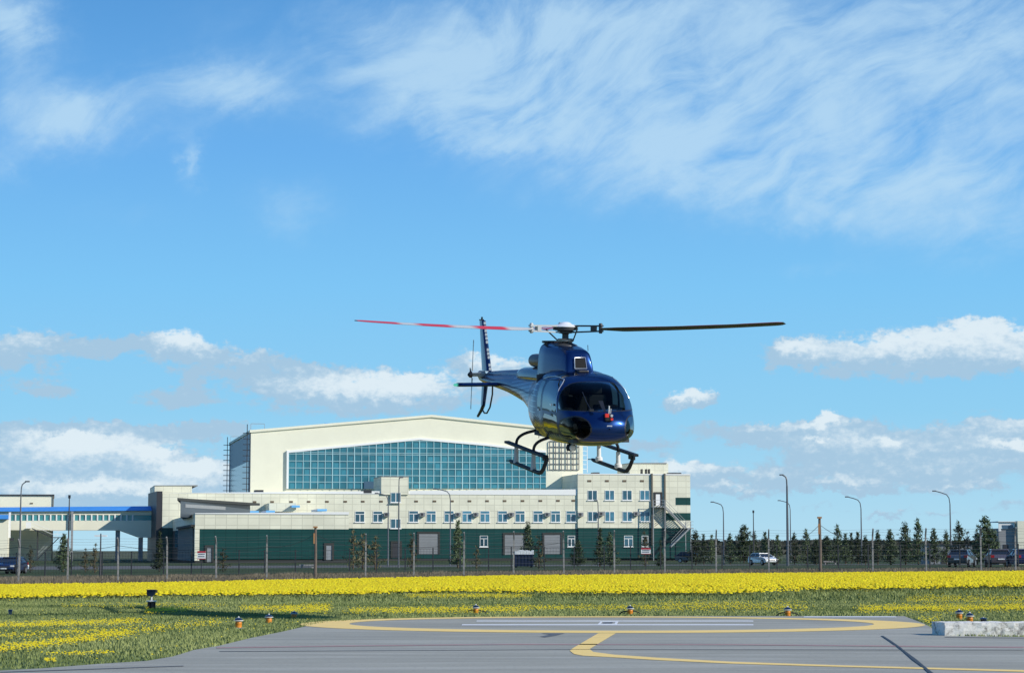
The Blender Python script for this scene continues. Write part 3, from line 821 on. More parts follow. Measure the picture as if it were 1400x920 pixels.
def ac_unit(px, py, v):
    u = UU(px, v); z = ZZ(py, u, v)
    b = MB(); b.box(u - .42, u + .42, v - .55, v - .18, z - .3, z + .3); o = b.build('air_conditioner', M['door'], hangar)
    f = MB(); f.lathe([(.22, v - .57), (.22, v - .551)], (u - .08, 0, z), 14, axis='y'); f.build('fan_grille', M['dkmetal'], o)
    f = MB(); f.box(u - .3, u - .24, v - .5, v, z - .36, z - .301); f.cut(); f.box(u + .24, u + .3, v - .5, v, z - .36, z - .301); f.each('bracket', M['dkmetal'], o)


for px in (528, 577, 625.5, 650, 698.5, 747.5, 793): ac_unit(px, 703, 0 if px < 790 else VC)
for px in (821.5, 869): ac_unit(px, 702, VC)
# doors and gates
def gate(px0, px1, py0, py1, v, m='door', name='roller_door', n=7):
    u0, u1 = UU(px0, v), UU(px1, v); z0, z1 = ZZ(py1, u0, v), ZZ(py0, u0, v)
    f = MB(); f.box(u0, u1, v - .05, v - .012, z0, z1)
    for k in range(1, n): z = z0 + (z1 - z0) * k / n; f.box(u0, u1, v - .09, v - .051, z - .03, z + .03)
    o = f.build(name, M[m], hangar)
    f = MB(); f.box(u0 - .3, u0, v - .12, v, z0, z1 + .3); f.box(u1, u1 + .3, v - .12, v, z0, z1 + .3); f.box(u0, u1, v - .12, v, z1, z1 + .3); f.build('door_frame', M['plinth'], o)


gate(573, 599, 729, 757, .05); gate(690, 716, 730.5, 758, .05); gate(744, 766, 730.5, 757, .05)
gate(896.5, 903, 675, 691, VC, 'white', 'door', 1); gate(537, 547, 742, 762, .05, 'dkmetal', 'door', 1)
mb = MB()
for a, b in ((892, 648), (909.5, 648)): mb.cut(); slab(mb, a - .9, a + .9, b - 1, b - 1, VC - .3, VC, 745)
mb.each('downpipe', M['pipe'], hangar)
# outside stair on the right block
mb = MB()
def su(px): return UU(px, VC - 1.5)
zt = ZZ(692, su(900), VC - 1.5); z2 = ZZ(721.5, su(940), VC - 1.5); z3 = ZZ(747, su(914), VC - 1.5)
mb.box(su(893), su(910), VC - 1.6, VC - .02, zt - .15, zt)
mb.box(su(936), su(945), VC - 2.8, VC - .02, z2 - .15, z2)
def flight(ua, za_, ub, zb2, v0, v1):
    n = 16
    for k in range(n):
        t = k / n; uu = ua + (ub - ua) * t; zz = za_ + (zb2 - za_) * (t + .5 / n); dw = abs(ub - ua) / n
        mb.box(uu - dw * .2, uu + (ub - ua) / n if ub > ua else uu + dw * .8, v0, v1, zz - .04, zz)
    for v in (v0 - .04, v1):
        mb.add([(ua, v, za_ - .15), (ub, v, zb2 - .15), (ub, v, zb2 + .12), (ua, v, za_ + .12), (ua, v + .04, za_ - .15), (ub, v + .04, zb2 - .15), (ub, v + .04, zb2 + .12), (ua, v + .04, za_ + .12)],
               [(0, 1, 2, 3), (4, 7, 6, 5), (0, 4, 5, 1), (3, 2, 6, 7), (0, 3, 7, 4), (1, 5, 6, 2)])
flight(su(910), zt, su(938), z2, VC - 1.5, VC - .3); flight(su(940), z2, su(914), z3, VC - 2.8, VC - 1.7)
for px, z in ((893, zt), (909, zt), (937, z2), (944, z2)): mb.box(su(px) - .06, su(px) + .06, VC - 1.6, VC - 1.5, 0, z + 1.0)
st = mb.build('outside_stair', M['steel'], hangar)
mb = MB()
for h in (.5, 1.0):
    mb.tube([(su(893), VC - 1.6, zt + h), (su(910), VC - 1.6, zt + h), (su(938), VC - 1.6, z2 + h), (su(945), VC - 1.6, z2 + h)], .04, 4)
    mb.tube([(su(945), VC - 2.8, z2 + h), (su(938), VC - 2.8, z2 + h), (su(914), VC - 2.8, z3 + h)], .04, 4)
mb.build('railing', M['steel'], st)
mb = MB()
for k in range(9):
    z = zt - 3.2 + k * .36; mb.tube([(su(894.5), VC - 1.62, z), (su(907), VC - 1.62, z + 1.1)], .05, 4)
mb.build('slatted_screen', M['dkmetal'], st)

# low wing in front (reaches towards the viewer on the left)
VA = -53
mb = MB(); slab(mb, 267, 477, 702, 700.5, VA, 0, 723); mb.build('low_wing_wall', M['panel'], hangar)
mb = MB(); ua, ub, zz_, *_ = slab(mb, 273.5, 476.7, 723.1, 723.1, VA + .06, -.1, zb=.5); mb.build('green_wall', M['green'], hangar)
mb = MB(); slab(mb, 267, 273.4, 723.1, 723.1, VA + .0, VA + 1.2, zb=.3); mb.build('corner_pier', M['panel'], hangar)
mb = MB(); slab(mb, 267, 477.2, 701.2, 699.7, VA - .1, VA + .4, 702.8); mb.build('parapet_cap', M['white'], hangar)
uw = UU(267, VA)
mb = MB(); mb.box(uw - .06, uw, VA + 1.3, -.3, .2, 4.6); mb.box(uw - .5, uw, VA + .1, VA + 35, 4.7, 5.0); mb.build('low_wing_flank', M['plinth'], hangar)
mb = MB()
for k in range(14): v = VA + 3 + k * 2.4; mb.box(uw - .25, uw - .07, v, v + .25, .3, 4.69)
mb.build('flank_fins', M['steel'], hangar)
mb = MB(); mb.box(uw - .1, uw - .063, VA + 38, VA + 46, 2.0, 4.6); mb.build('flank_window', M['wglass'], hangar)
mb = MB(); slab(mb, 267.5, 476.8, 765.5, 765, VA + .1, -.1, zb=-.6); mb.build('plinth', M['plinth'], hangar)
gate(284, 290, 748, 768, VA + .06, 'steel', 'door', 1); gate(446.5, 454, 745, 765, VA + .06, 'steel', 'door', 1)
# grey rooflight with thin dark roof, on the low wing
inv = Matrix.Rotation(-PHI, 4, 'Z')
def wl(x, y): p = inv @ Vector((x, y - Y0, 0)); return (p.x, p.y)
P1, P2, P3 = wl(-43.7, 290), wl(-38.2, 321), wl(-47.6, 319)
mb = MB(); mb.hexa([P1, P2, P3], 6.0, [8.15, 8.15, 8.15]); rl = mb.build('rooflight', mat('dark grey roof cladding', (.07, .09, .11), .4, metal=.2), hangar)
Q1, Q2, Q3 = wl(-43.9, 288.5), wl(-36.9, 322), wl(-48.1, 321)
mb = MB(); mb.hexa([Q1, Q2, Q3], 8.16, 8.5); mb.build('rooflight_roof', M['plinth'], rl)
mb = MB(); a, b = Vector(P1), Vector(P2); nrm = Vector((b - a).to_2d().orthogonal()).normalized(); nrm = nrm if nrm.dot(Vector((0, -1))) > 0 else -nrm
def onw(t, off): p = a + (b - a) * t + nrm * off; return (p.x, p.y)
mb.hexa([onw(.06, .05), onw(.62, .05), onw(.62, .02), onw(.06, .02)], 7.3, 7.75); mb.build('rooflight_strip', M['steel'], rl)
mb = MB(); mb.hexa([onw(.36, .06), onw(.56, .06), onw(.56, .02), onw(.36, .02)], 6.2, 6.7)
mb.build('skylight_pane', M['blueroof'], rl)
mb = MB()
for a_, b_, y_ in ((364, 376, 697.5), (399, 410, 690.5), (434, 447, 695.5), (341, 354, 698)):
    mb.cut(); slab(mb, a_, b_, y_, y_, -8 if y_ < 692 else -14, -6, y_ + 3)
mb.each('roof_skylight', mat('pale blue skylight', (.15, .42, .7), .3), hangar)
mb = MB(); slab(mb, 368, 405, 687.5, 687.5, -6, -.1, 699); mb.cut(); slab(mb, 375, 478, 702, 701, -30, -.2, 706); mb.each('roof_step', M['panel'], hangar)

# ================================================================== covered footbridge and the buildings on the left
vb = 8.0
def lplace(name, label, cat, px=None, v=0): 
    u = UU(px, v) if px is not None else 0
    p = Matrix.Rotation(PHI, 4, 'Z') @ Vector((u, v, 0)); o = thing(name, label, cat, (p.x, p.y + Y0, 0), PHI)
    return o, u, v


def child_shift(o, u, v):   # parts below are written in the hangar's local frame; move them to this thing's frame
    for c in o.children: c.location = (-u, -v, 0)


br, bu, bv = lplace('covered_footbridge', 'raised cream footbridge with blue roof and a band of windows', 'footbridge', 110, vb)
mb = MB(); slab(mb, -90, 214, 711.8, 711.2, vb, vb + 4, 724.5); slab(mb, -90, 214, 699, 697.3, vb, vb + 4, 703.4); mb.build('wall', M['cream'], br)
ua, ub = UU(162, vb), UU(214, vb)
mb = MB(); mb.prism_y([(ua, ZZ(723.9, ua, vb)), (UU(190, vb), ZZ(734, ua, vb)), (ub, ZZ(735, ub, vb)), (ub, ZZ(724.2, ub, vb))], vb + .02, vb + 3.98); mb.build('sloped_underside', M['cream'], br)
mb = MB(); slab(mb, -90, 214, 703.5, 703.5, vb + .1, vb + 3.9, 711.7); mb.build('window_band', M['bandglass'], br)
mb = MB()
for k in range(-5, 19):
    px = 37.5 + k * 8; u = UU(px, vb); mb.box(u - .11, u + .11, vb - .04, vb + .09, ZZ(711.6, u, vb), ZZ(703.5, u, vb))
mb.build('window_post', M['white'], br)
mb = MB(); a, b = UU(-90, vb), UU(215, vb)
mb.hexa([(a, vb - .5), (b, vb - .5), (b, vb + 2), (a, vb + 2)], [ZZ(699.5, a, vb), ZZ(697.8, b, vb)] * 1 + [ZZ(699.5, b, vb), ZZ(699.5, a, vb)], [ZZ(699, a, vb), ZZ(697.3, b, vb), ZZ(691.2, b, vb), ZZ(693.6, a, vb)]); mb.build('roof', M['blueroof'], br)
mb = MB()
for px, y0_, w in ((99, 699, .18), (162, 724, .35), (193.5, 734.5, .35)): mb.cut(); u = UU(px, vb - .6); mb.box(u - w, u + w, vb - .6 if px < 100 else vb + .5, vb - .05 if px < 100 else vb + 1.2, -.5, ZZ(y0_, u, vb))
mb.each('support_column', M['greywall'], br)
child_shift(br, bu, bv)
# escape stair at the bridge
es, eu, ev = lplace('escape_stair', 'white steel escape stair leading down from the footbridge', 'stair', 50, vb - 2)
mb = MB(); v = vb - 2
mb.box(UU(36, v), UU(43.5, v), v, v + 1.9, ZZ(722, UU(40, v), v), ZZ(721.3, UU(40, v), v)); mb.box(UU(36, v), UU(43, v), v, v + .05, ZZ(721, UU(40, v), v), ZZ(713.5, UU(40, v), v)); mb.build('platform', M['white'], es)
mb = MB()
a, b, za_, zb2 = UU(44, v), UU(71, v), ZZ(722, UU(44, v), v), ZZ(734, UU(71, v), v)
for k in range(18): t = k / 18; uu = a + (b - a) * t; mb.box(uu, uu + .22, v + .1, v + 1.2, za_ + (zb2 - za_) * t - .05, za_ + (zb2 - za_) * t)
for vv in (v + .02, v + 1.2): mb.tube([(a, vv, za_), (b, vv, zb2)], .1, 4)
mb.box(b, b + 1.8, v, v + 1.3, zb2 - .12, zb2)
a2, b2, z4 = b + 1.2, UU(52, v), 0
mb.tube([(a2, v + 1.4, zb2), (b2, v + 1.4, .2)], .09, 4); mb.tube([(a2, v + 2.2, zb2), (b2, v + 2.2, .2)], .09, 4)
mb.build('flight', M['dkmetal'], es)
mb = MB()
for h in (.5, 1.0): mb.tube([(a, v, za_ + h), (b, v, zb2 + h), (b + 1.8, v, zb2 + h)], .04, 4); mb.tube([(a2, v + 1.4, zb2 + h), (b2, v + 1.4, .2 + h)], .03, 4)
mb.build('railing', M['white'], es)
mb = MB(); mb.box(UU(51.5, v), UU(53, v), v + .4, v + .8, -.3, ZZ(724, UU(52, v), v)); mb.box(b + 1.6, b + 1.75, v + .4, v + .5, -.3, zb2); mb.build('post', M['dkmetal'], es)
child_shift(es, eu, ev)

wb, wu, wv = lplace('workshop_building', 'cream flat roofed block standing behind the footbridge at the left', 'building', 20, 14)
mb = MB(); slab(mb, -110, 73, 676.8, 676.8, 14, 34, zb=-.5); mb.build('wall', M['cream'], wb)
mb = MB(); slab(mb, -110, 74, 675.6, 675.6, 13.8, 34.2, 677.2); mb.build('roof_edge', M['dkmetal'], wb)
mb = MB(); slab(mb, 71.6, 73.2, 677.3, 677.3, 13.85, 14, zb=0); mb.build('downpipe', M['pipe'], wb)
mb = MB(); slab(mb, 41, 45, 687, 687, 13.9, 14, 688.5); mb.build('vent_grille', M['vent'], wb)
child_shift(wb, wu, wv)
kb, ku, kv = lplace('boiler_house', 'low cream building with small blue roof at the left edge', 'building', 0, -12)
mb = MB(); slab(mb, -120, 11, 709, 709, -12, 3, zb=-.5); mb.build('wall', M['cream'], kb)
mb = MB(); slab(mb, -120, 11.6, 703.2, 703.2, -12.6, 3, 709.2); mb.build('roof', M['blueroof'], kb)
mb = MB(); slab(mb, 12.2, 15.2, 700, 700, -11.5, -11, 735); mb.build('flue', M['white'], kb)
mb = MB(); slab(mb, 15, 19.5, 736, 735, -11, -10.4, 739); mb.build('camera_arm', M['dkmetal'], kb)
child_shift(kb, ku, kv)

# gatehouse at the right edge
gp = at(1366, 768, 215); gx0 = gp.x
gh = thing('gatehouse', 'small grey and white gatehouse with dark window at the right edge', 'building', (gx0, 215, 0))
def gz_(py): return at(1380, py, 215).z
s_ = 215 / FPX
mb = MB(); mb.box(0, 22 * s_, 0, 5, -.5, gz_(722)); mb.build('wall', M['greywall'], gh)
mb = MB(); mb.box(0, 22 * s_, -.06, -.001, gz_(721), gz_(713.4)); mb.box(-.05, 22.4 * s_, -.2, 5.1, gz_(713.3), gz_(712.3)); mb.box(0, 3.5 * s_, -.06, -.001, gz_(726), gz_(721)); mb.build('parapet', M['white'], gh)
mb = MB(); mb.box(5 * s_, 20 * s_, -.09, -.065, gz_(723), gz_(717.5)); mb.build('window', M['blueglass'], gh)
mb = MB(); mb.box(6 * s_, 13 * s_, -.04, -.005, 0, gz_(744)); mb.build('door', M['dkmetal'], gh)
mb = MB(); mb.box(24.5 * s_, 60 * s_, -.5, 5, -.5, gz_(712)); mb.build('side_wall', M['cream'], gh)
mb = MB(); mb.box(22.05 * s_, 24.4 * s_, .6, 5, -.5, gz_(716)); mb.build('recess', M['greywall'], gh)
# low grey store behind the pines
p = at(1290, 760, 260); ls = thing('low_store', 'long low grey store half hidden behind the pines at the right', 'building', (p.x, 260, 0))
mb = MB(); mb.box(-1.6, 3.4, 0, 6, -.5, at(1290, 744, 260).z); mb.build('wall', M['greywall'], ls)
mb = MB(); mb.box(-1.8, 3.6, -.2, 6.2, at(1290, 744, 260).z + .002, at(1290, 742.5, 260).z); mb.build('roof', M['dkmetal'], ls)
mb = MB(); mb.box(-.3, .3, -.05, -.005, 0, 1.6); mb.build('door', M['plinth'], ls)

# ================================================================== fences
FY = 127.0
def fence_post_mesh(h=2.6):
    mb = MB(); w = .042
    mb.hexa([(-w, -w), (w, -w), (w, w), (-w, w)], -.4, h - .35)
    mb.add([(-w, -w, h - .35), (w, -w, h - .35), (w, w, h - .35), (-w, w, h - .35), (-w * .7, -.28, h + .02), (w * .7, -.28, h + .02), (w * .7, -.16, h + .08), (-w * .7, -.16, h + .08)],
           [(0, 1, 5, 4), (1, 2, 6, 5), (2, 3, 7, 6), (3, 0, 4, 7), (4, 5, 6, 7)])
    return mb


pfence = thing('post_and_wire_fence', 'long fence of pale concrete posts and wires behind the yellow field', 'fence', (0, FY, 0))
PPX = [-42, 26, 93, 162, 229, 296, 365, 500, 566, 634, 702, 771, 840, 909, 979, 1051, 1193, 1266, 1341, 1388, 1455]
protop = None; posts = []
for px in PPX + [431, 1121]:
    X = (px - 700) / FPX * FY * CT; posts.append(X)
posts.sort()
proto = None
for X in posts:
    if proto is None: proto = fence_post_mesh().build('post', M['concpost'], pfence); o = proto
    else: o = proto.copy(); COL.objects.link(o); o.parent = pfence
    o.location = (X, 0, tz(X, FY)); o.rotation_euler = (0, R(random.uniform(-.8, .8)), R(random.uniform(-4, 4)))
wl_ = []
for h, yo in ((.25, 0), (.55, 0), (.85, 0), (1.15, 0), (1.45, 0), (1.75, 0), (2.05, 0), (2.3, -.05), (2.45, -.14), (2.6, -.24)):
    mb = MB()
    for a, b in zip(posts[:-1], posts[1:]):
        pts = []
        for k in range(5):
            t = k / 4; X = a + (b - a) * t; pts.append((X, yo - .085, tz(a, FY) * (1 - t) + tz(b, FY) * t + h - .03 * 4 * t * (1 - t) * random.uniform(.5, 1.5)))
        mb.tube(pts, .0055, 3, cap=False)
    mb.build('wire', M['wire'], pfence)
# second, darker mesh fence further back
DY = 166.0
df = thing('dark_mesh_fence', 'dark thin mesh fence with black posts behind the concrete post fence', 'fence', (0, DY, 0))
dp = [(px - 700) / FPX * DY * CT for px in (-60, 23, 62, 98, 140, 180, 224, 262, 327, 362, 404, 431, 478, 515, 554, 592, 629, 668, 699, 744, 785, 826, 862, 903, 946, 987, 1025, 1062, 1104, 1146, 1187, 1231, 1271, 1312, 1352, 1392, 1440)]
mb0 = MB(); mb0.box(-.045, .045, -.045, .045, -.4, 1.85)
proto = None
for X in dp:
    if proto is None: proto = mb0.build('post', M['dkpost'], df); o = proto
    else: o = proto.copy(); COL.objects.link(o); o.parent = df
    o.location = (X, 0, tz(X, DY))
mb = MB(); mbr = MB()
for a, b in zip(dp[:-1], dp[1:]):
    za2, zb3 = tz(a, DY), tz(b, DY)
    for h in (.08, 1.75): mbr.tube([(a, 0, za2 + h), (b, 0, zb3 + h)], .016, 4, cap=False)
    n = max(2, int((b - a) / .22))
    for k in range(1, n):
        t = k / n; X = a + (b - a) * t; z = za2 + (zb3 - za2) * t; mb.box(X - .006, X + .006, -.004, .004, z + .05, z + 1.75)
    for h in np.arange(.3, 1.7, .24): mb.tube([(a, 0, za2 + h), (b, 0, zb3 + h)], .006, 3, cap=False)
mb.build('mesh_panel', M['dkpost'], df); mbr.build('rail', M['dkpost'], df)

# wood poles with sagging cable (stand at the concrete fence)
def utility(px, pytop, label):
    X = (px - 700) / FPX * (FY - .35) * CT; g = tz(X, FY); top = at(px, pytop, FY - .35).z
    o = thing('utility_pole', label, 'pole', (X, FY - .35, g), group='cable poles at the fence')
    mb = MB(); mb.tube([(0, 0, -.3), (.02, 0, (top - g) * .5), (0, 0, top - g)], [.10, .09, .075], 8); mb.build('pole', M['wood'], o, True)
    mb = MB(); mb.box(-.12, .12, -.12, .12, top - g + .002, top - g + .10); mb.box(-.10, -.02, -.16, -.09, top - g - .9, top - g - .3); mb.build('bracket', M['insul'], o)
    return (X, FY - .35, top - .35)
pa = utility(431, 721.5, 'wooden cable pole with orange bracket in front of the green wing')
pb = utility(1121, 708.5, 'wooden cable pole with orange bracket among the pines at the right')
def cable(pts, name, label):
    out = []
    for (a, b, s) in pts:
        for k in range(12):
            t = k / 12; out.append((a[0] + (b[0] - a[0]) * t, a[1] + (b[1] - a[1]) * t, a[2] + (b[2] - a[2]) * t - s * 4 * t * (1 - t)))
    out.append(pts[-1][1]); mb = MB(); mb.tube(out, .017, 4, cap=False); o = mb.build(name, M['dkpost']); tag(o, label, 'cable')
def fp(px, z_): X = (px - 700) / FPX * (FY - .3) * CT; return (X, FY - .3, tz(X, FY) + z_)
chain = [(fp(-42, 2.2), fp(26, 2.2), .1), (fp(26, 2.2), fp(162, 2.2), .25), (fp(162, 2.2), fp(296, 2.0), .2), (fp(296, 2.0), fp(365, 2.0), .15), (fp(365, 2.0), pa, .25), (pa, fp(500, 2.0), .25)]
cable(chain, 'overhead_cable', 'black cable sagging from post to post at the left half of the fence')
chain = [(fp(500, 2.05), fp(634, 2.0), .2), (fp(634, 2.0), fp(771, 2.0), .2), (fp(771, 2.0), fp(909, 2.0), .2), (fp(909, 2.0), fp(979, 2.15), .1), (fp(979, 2.15), fp(1051, 2.15), .15), (fp(1051, 2.15), pb, .6), (pb, fp(1193, 1.9), .35), (fp(1193, 1.9), fp(1266, 2.1), .15), (fp(1266, 2.1), fp(1341, 2.0), .2), (fp(1341, 2.0), fp(1455, 2.0), .2)]
cable(chain, 'overhead_cable', 'black cable sagging from post to post at the right half of the fence')

# ================================================================== lamps, masts
def lamp(px, pytop, D, arm_px, label, arm_up=6, head=True, r=.09):
    X = (px - 700) / FPX * D * CT; g = tz(X, D); top = at(px, pytop, D).z - g; s = D / FPX
    o = thing('street_lamp', label, 'street lamp', (X, D, g), group='street lamps around the yard')
    a = arm_px * s; up = arm_up * s
    mb = MB(); mb.tube([(0, 0, -.3), (0, 0, top * .5), (0, 0, top - up - .7)], [r, r * .8, r * .6], 8); mb.build('pole', M['lampgrey'], o, True)
    mb = MB(); sgn = 1 if a > 0 else -1
    mb.tube([(0, 0, top - up - .7), (a * .06, 0, top - up * .85 - .2), (a * .22, 0, top - up * .62), (a * .55, 0, top - up * .3), (a, 0, top)], r * .55, 6); mb.build('arm', M['lampgrey'], o, True)
    if head: mb = MB(); mb.box(a - .28 if sgn < 0 else a - .1, a + .1 if sgn < 0 else a + .28, -.1, .1, top - .06, top + .06); mb.build('lamp_head', M['lampgrey'], o, bevel=.02)
    return o


lamp(1077, 649, 208, -6, 'tallest street lamp beside the yard on the right, short curved arm', 5, r=.14)
lamp(989.5, 686, 245, -14, 'street lamp with arm to the left standing just right of the cream block', 6)
lamp(1178, 679, 238, -18, 'street lamp with arm to the left behind the right cable pole', 7)
lamp(1300, 671, 225, -20, 'rightmost street lamp rising above the pines', 8)
lamp(1081, 684, 290, -14, 'distant street lamp almost hidden behind the tallest lamp pole', 5)
lamp(545, 652.5, 215, 2, 'straight dark street lamp in front of the lift tower', 2)
lamp(530.5, 674, 235, -15, 'street lamp with long arm just left of the lift tower', 5)
lamp(615.5, 668, 240, -20, 'street lamp with long arm in front of the middle windows', 6)
lamp(818, 684, 215, -2, 'thin lamp pole in front of the right block of windows', 4)
lamp(27, 658, 190, 7, 'street lamp at the far left rising above the blue roof', 7)
def mast(px, pytop, D, label, double=False):
    X = (px - 700) / FPX * D * CT; g = tz(X, D); top = at(px, pytop, D).z - g; s = D / FPX
    o = thing('lamp_mast', label, 'mast', (X, D, g))
    mb = MB(); mb.tube([(0, 0, -.3), (0, 0, top)], [.08, .05], 6); mb.build('pole', M['dkmetal'], o)
    mb = MB()
    if double:
        for q in (-1, 1): mb.box(q * 5 * s - .2, q * 5 * s + .2, -.1, .1, top - .25, top - .12); mb.tube([(0, 0, top - .1), (q * 4 * s, 0, top - .15)], .03, 4)
    else: mb.box(-.1, .1, -.08, .08, top + .002, top + .3)
    mb.build('lamp_head', M['white'] if double else M['dkmetal'], o)
mast(93.5, 681, 200, 'slim dark mast in front of the footbridge windows'); mast(137.5, 729, 175, 'short dark post with two white floodlights under the footbridge', True)
mast(1030.5, 701, 250, 'slim straight mast behind the wide pine at the right')

# ================================================================== signs
def sign(px, py, w, h, D, label, red=True):
    p = at(px, py, D); g = tz(p.x, D); s = D / FPX
    o = thing('warning_sign', label, 'sign', (p.x, D, g))
    W, H, Z = w * s / 2, h * s / 2, p.z - g
    mb = MB(); mb.box(-W, W, -.02, .02, Z - H, Z + H); mb.build('board', M['white'], o)
    if red: mb = MB(); mb.box(-W, W, -.03, -.022, Z + H * .55, Z + H); mb.cut(); mb.box(-W, W, -.03, -.022, Z - H, Z - H * .85); mb.each('red_band', mat('sign red', (.45, .03, .05), .5), o)
    mb = MB(); rows = 2; xk = -W * .75
    for r_ in range(rows):
        xk = -W * .75
        mb.cut()
        while xk < W * .7:
            ww = random.uniform(.03, .07) * W * 2; mb.box(xk, xk + ww, -.03, -.022, Z + H * (.22 - .55 * r_) - .03, Z + H * (.22 - .55 * r_) + .035); xk += ww + W * .06
    mb.each('lettering', mat('sign lettering', (.06, .06, .09), .5), o)
    mb = MB(); mb.box(-.03, .03, .021, .06, -.2, Z + H); mb.build('post', M['dkmetal'], o)
sign(275.5, 758.5, 11.5, 11, DY - .4, 'white sign with red bands on the fence by the green wing'); sign(883, 753, 13, 8, DY - .4, 'white sign with red top on the fence near the outside stair')

# ================================================================== pines
def pine_mesh(seed, h, r, matn, bush=False, dense=1.0):
    rng = np.random.default_rng(seed); vs = []; fs = []; tint = []
    nb = int(30 * dense * max(1, h / 3))
    for k in range(nb):
        f = (k + rng.random()) / nb; z = h * (.04 + .94 * f)
        L = r * ((1 - f) ** .75 * (1 if not bush else 1.1) + .06) * rng.uniform(.55, 1.15)
        nbr = rng.integers(3, 6) if f < .85 else 3
        for b in range(nbr):
            th = rng.random() * 6.283; up = rng.uniform(.1, .55)
            m = max(3, int(20 * dense * L / r) + 3)
            for c in range(m):
                q = rng.uniform(.15, 1.0); rad = L * q
                cx, cy, cz = rad * math.cos(th), rad * math.sin(th), z + rad * up * .6 + rng.normal(0, .04)
                sz = rng.uniform(.09, .20) * (.7 + .3 * h / 4)
                a = rng.normal(size=3); a /= np.linalg.norm(a); bb = rng.normal(size=3); bb -= a * a.dot(bb); bb /= np.linalg.norm(bb)
                o = len(vs); p = np.array([cx, cy, cz]) + rng.normal(0, .05, 3) * h / 3
                vs += [p - a * sz, p + bb * sz * .45, p + a * sz + np.array([0, 0, sz * .5])]
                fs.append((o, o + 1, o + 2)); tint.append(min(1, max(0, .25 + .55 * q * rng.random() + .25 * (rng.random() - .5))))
    return np.array(vs), np.array(fs), np.array(tint)


PROTOS = []
for i, (h, r, mn, bush, dn) in enumerate(((3.5, .85, 'pine', False, 1.0), (3.5, 1.0, 'pine', False, .75), (3.5, 1.35, 'pine', True, 1.3), (3.2, .9, 'pinebrown', False, .45), (3.5, .7, 'pine', False, .8))):
    v, f, t = pine_mesh(100 + i, h, r, mn, bush, dn)
    th = bpy.data.objects.new('pine_tree', None); th.empty_display_size = .3
    me_o = npmesh('crown', v, f, M[mn], attr=t); mb = MB(); mb.tube([(0, 0, -.2), (.02, 0, h * .5), (0, .01, h * .93)], [.06, .04, .012], 6); tr = mb.build('trunk', M['bark'], None, True)
    PROTOS.append((h, me_o, tr))
TREES = [  # px, top row, distance, kind, label
    (42, 743, 200, 3, 'thin brownish young pine at the far left before the stair'), (87, 729, 205, 0, 'dark young pine before the end of the footbridge stair'),
    (130, 741, 190, 3, 'small sparse pine left of the twin floodlight post'), (117, 748, 200, 3, 'tiny shrubby pine under the footbridge'),
    (218, 726, 195, 4, 'dark slim pine at the corner of the main building'), (305, 748, 190, 3, 'faint small pine in front of the green wing near the door'),
    (483, 722, 205, 3, 'brownish pine left of the street lamps before the green wall'), (496, 727, 200, 3, 'brownish pine, second from the left of the brown group'),
    (513, 731, 195, 3, 'brownish low pine nearest the dark straight lamp'), (563, 726, 200, 3, 'brown pine beside the left roller door'),
    (626, 711.5, 205, 4, 'tall slim dark pine between the roller doors'), (652, 744, 190, 3, 'low brown pine before the ground floor window'),
    (722, 712.5, 215, 1, 'upright pine beside the middle roller door'), (737, 730, 190, 3, 'brown bushy pine by the blue container'),
    (790, 738, 220, 2, 'low wide pine bush before the right ground floor windows'), (820, 722, 205, 4, 'slim pine left of the pair before the right block'),
    (834, 727, 200, 1, 'pine right of the pair before the right block'), (882, 724, 210, 3, 'thin brown pine left of the outside stair'),
    (903, 738, 195, 4, 'dark narrow pine below the outside stair'),
    (951, 724, 230, 1, 'young pine just right of the cream block'), (962, 730, 250, 4, 'small pine second right of the cream block'), (973, 731, 255, 4, 'small pine third right of the cream block'),
    (998, 729, 245, 1, 'pine left of the widest pine'), (1017, 718, 283, 2, 'widest dark pine behind the white hatchback'), (1031, 725, 288, 1, 'pine leaning into the right side of the widest one'),
    (1046, 727, 260, 4, 'small pine right of the white hatchback'), (1063, 731, 265, 4, 'small pine just left of the tallest street lamp'), (1086, 728, 240, 1, 'pine just right of the tallest street lamp'),
    (1102, 723, 235, 1, 'rounded pine left of the right cable pole'), (1116, 737, 230, 2, 'low wide pine behind the right cable pole'), (1130, 733, 240, 2, 'low wide pine right of the right cable pole'), (1145, 717, 225, 1, 'tall spreading pine right of the right cable pole'),
    (1156, 729, 255, 4, 'slender pine beside the tall spreading one'), (1164, 728, 260, 4, 'slender pine left of the thin lamp'), (1173, 727, 250, 4, 'slender pine touching the thin lamp'),
    (1183, 731, 225, 1, 'pine just right of the thin lamp'), (1200, 724, 230, 1, 'pine behind the fence post right of the thin lamp'), (1217, 723, 225, 0, 'full pine in the middle of the right row'),
    (1238, 713, 222, 1, 'tall open pine left of the tallest of the right row'), (1255, 708.5, 220, 1, 'tall pine with pointed top left of the rightmost lamp'), (1277, 722, 240, 0, 'compact pine seen over the grey store'),
    (1294, 724, 225, 1, 'pine under the rightmost lamp'), (1311, 712.5, 222, 1, 'tall pine just behind the grey car'), (1323, 724, 220, 3, 'brown tinged pine between the two parked cars'),
    (1336, 724, 218, 1, 'pine at the left foot of the largest tree'), (1348, 706.5, 212, 2, 'largest and densest pine beside the gatehouse'), (1360, 726, 214, 1, 'pine touching the gatehouse wall')]
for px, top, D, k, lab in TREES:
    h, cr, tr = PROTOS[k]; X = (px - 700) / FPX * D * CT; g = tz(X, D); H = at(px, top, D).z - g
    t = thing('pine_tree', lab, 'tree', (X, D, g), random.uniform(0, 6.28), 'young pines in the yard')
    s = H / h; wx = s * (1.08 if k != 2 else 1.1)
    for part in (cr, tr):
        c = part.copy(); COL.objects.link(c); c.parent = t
    t.scale = (wx * random.uniform(.75, 1.25), wx * random.uniform(.75, 1.25), s)
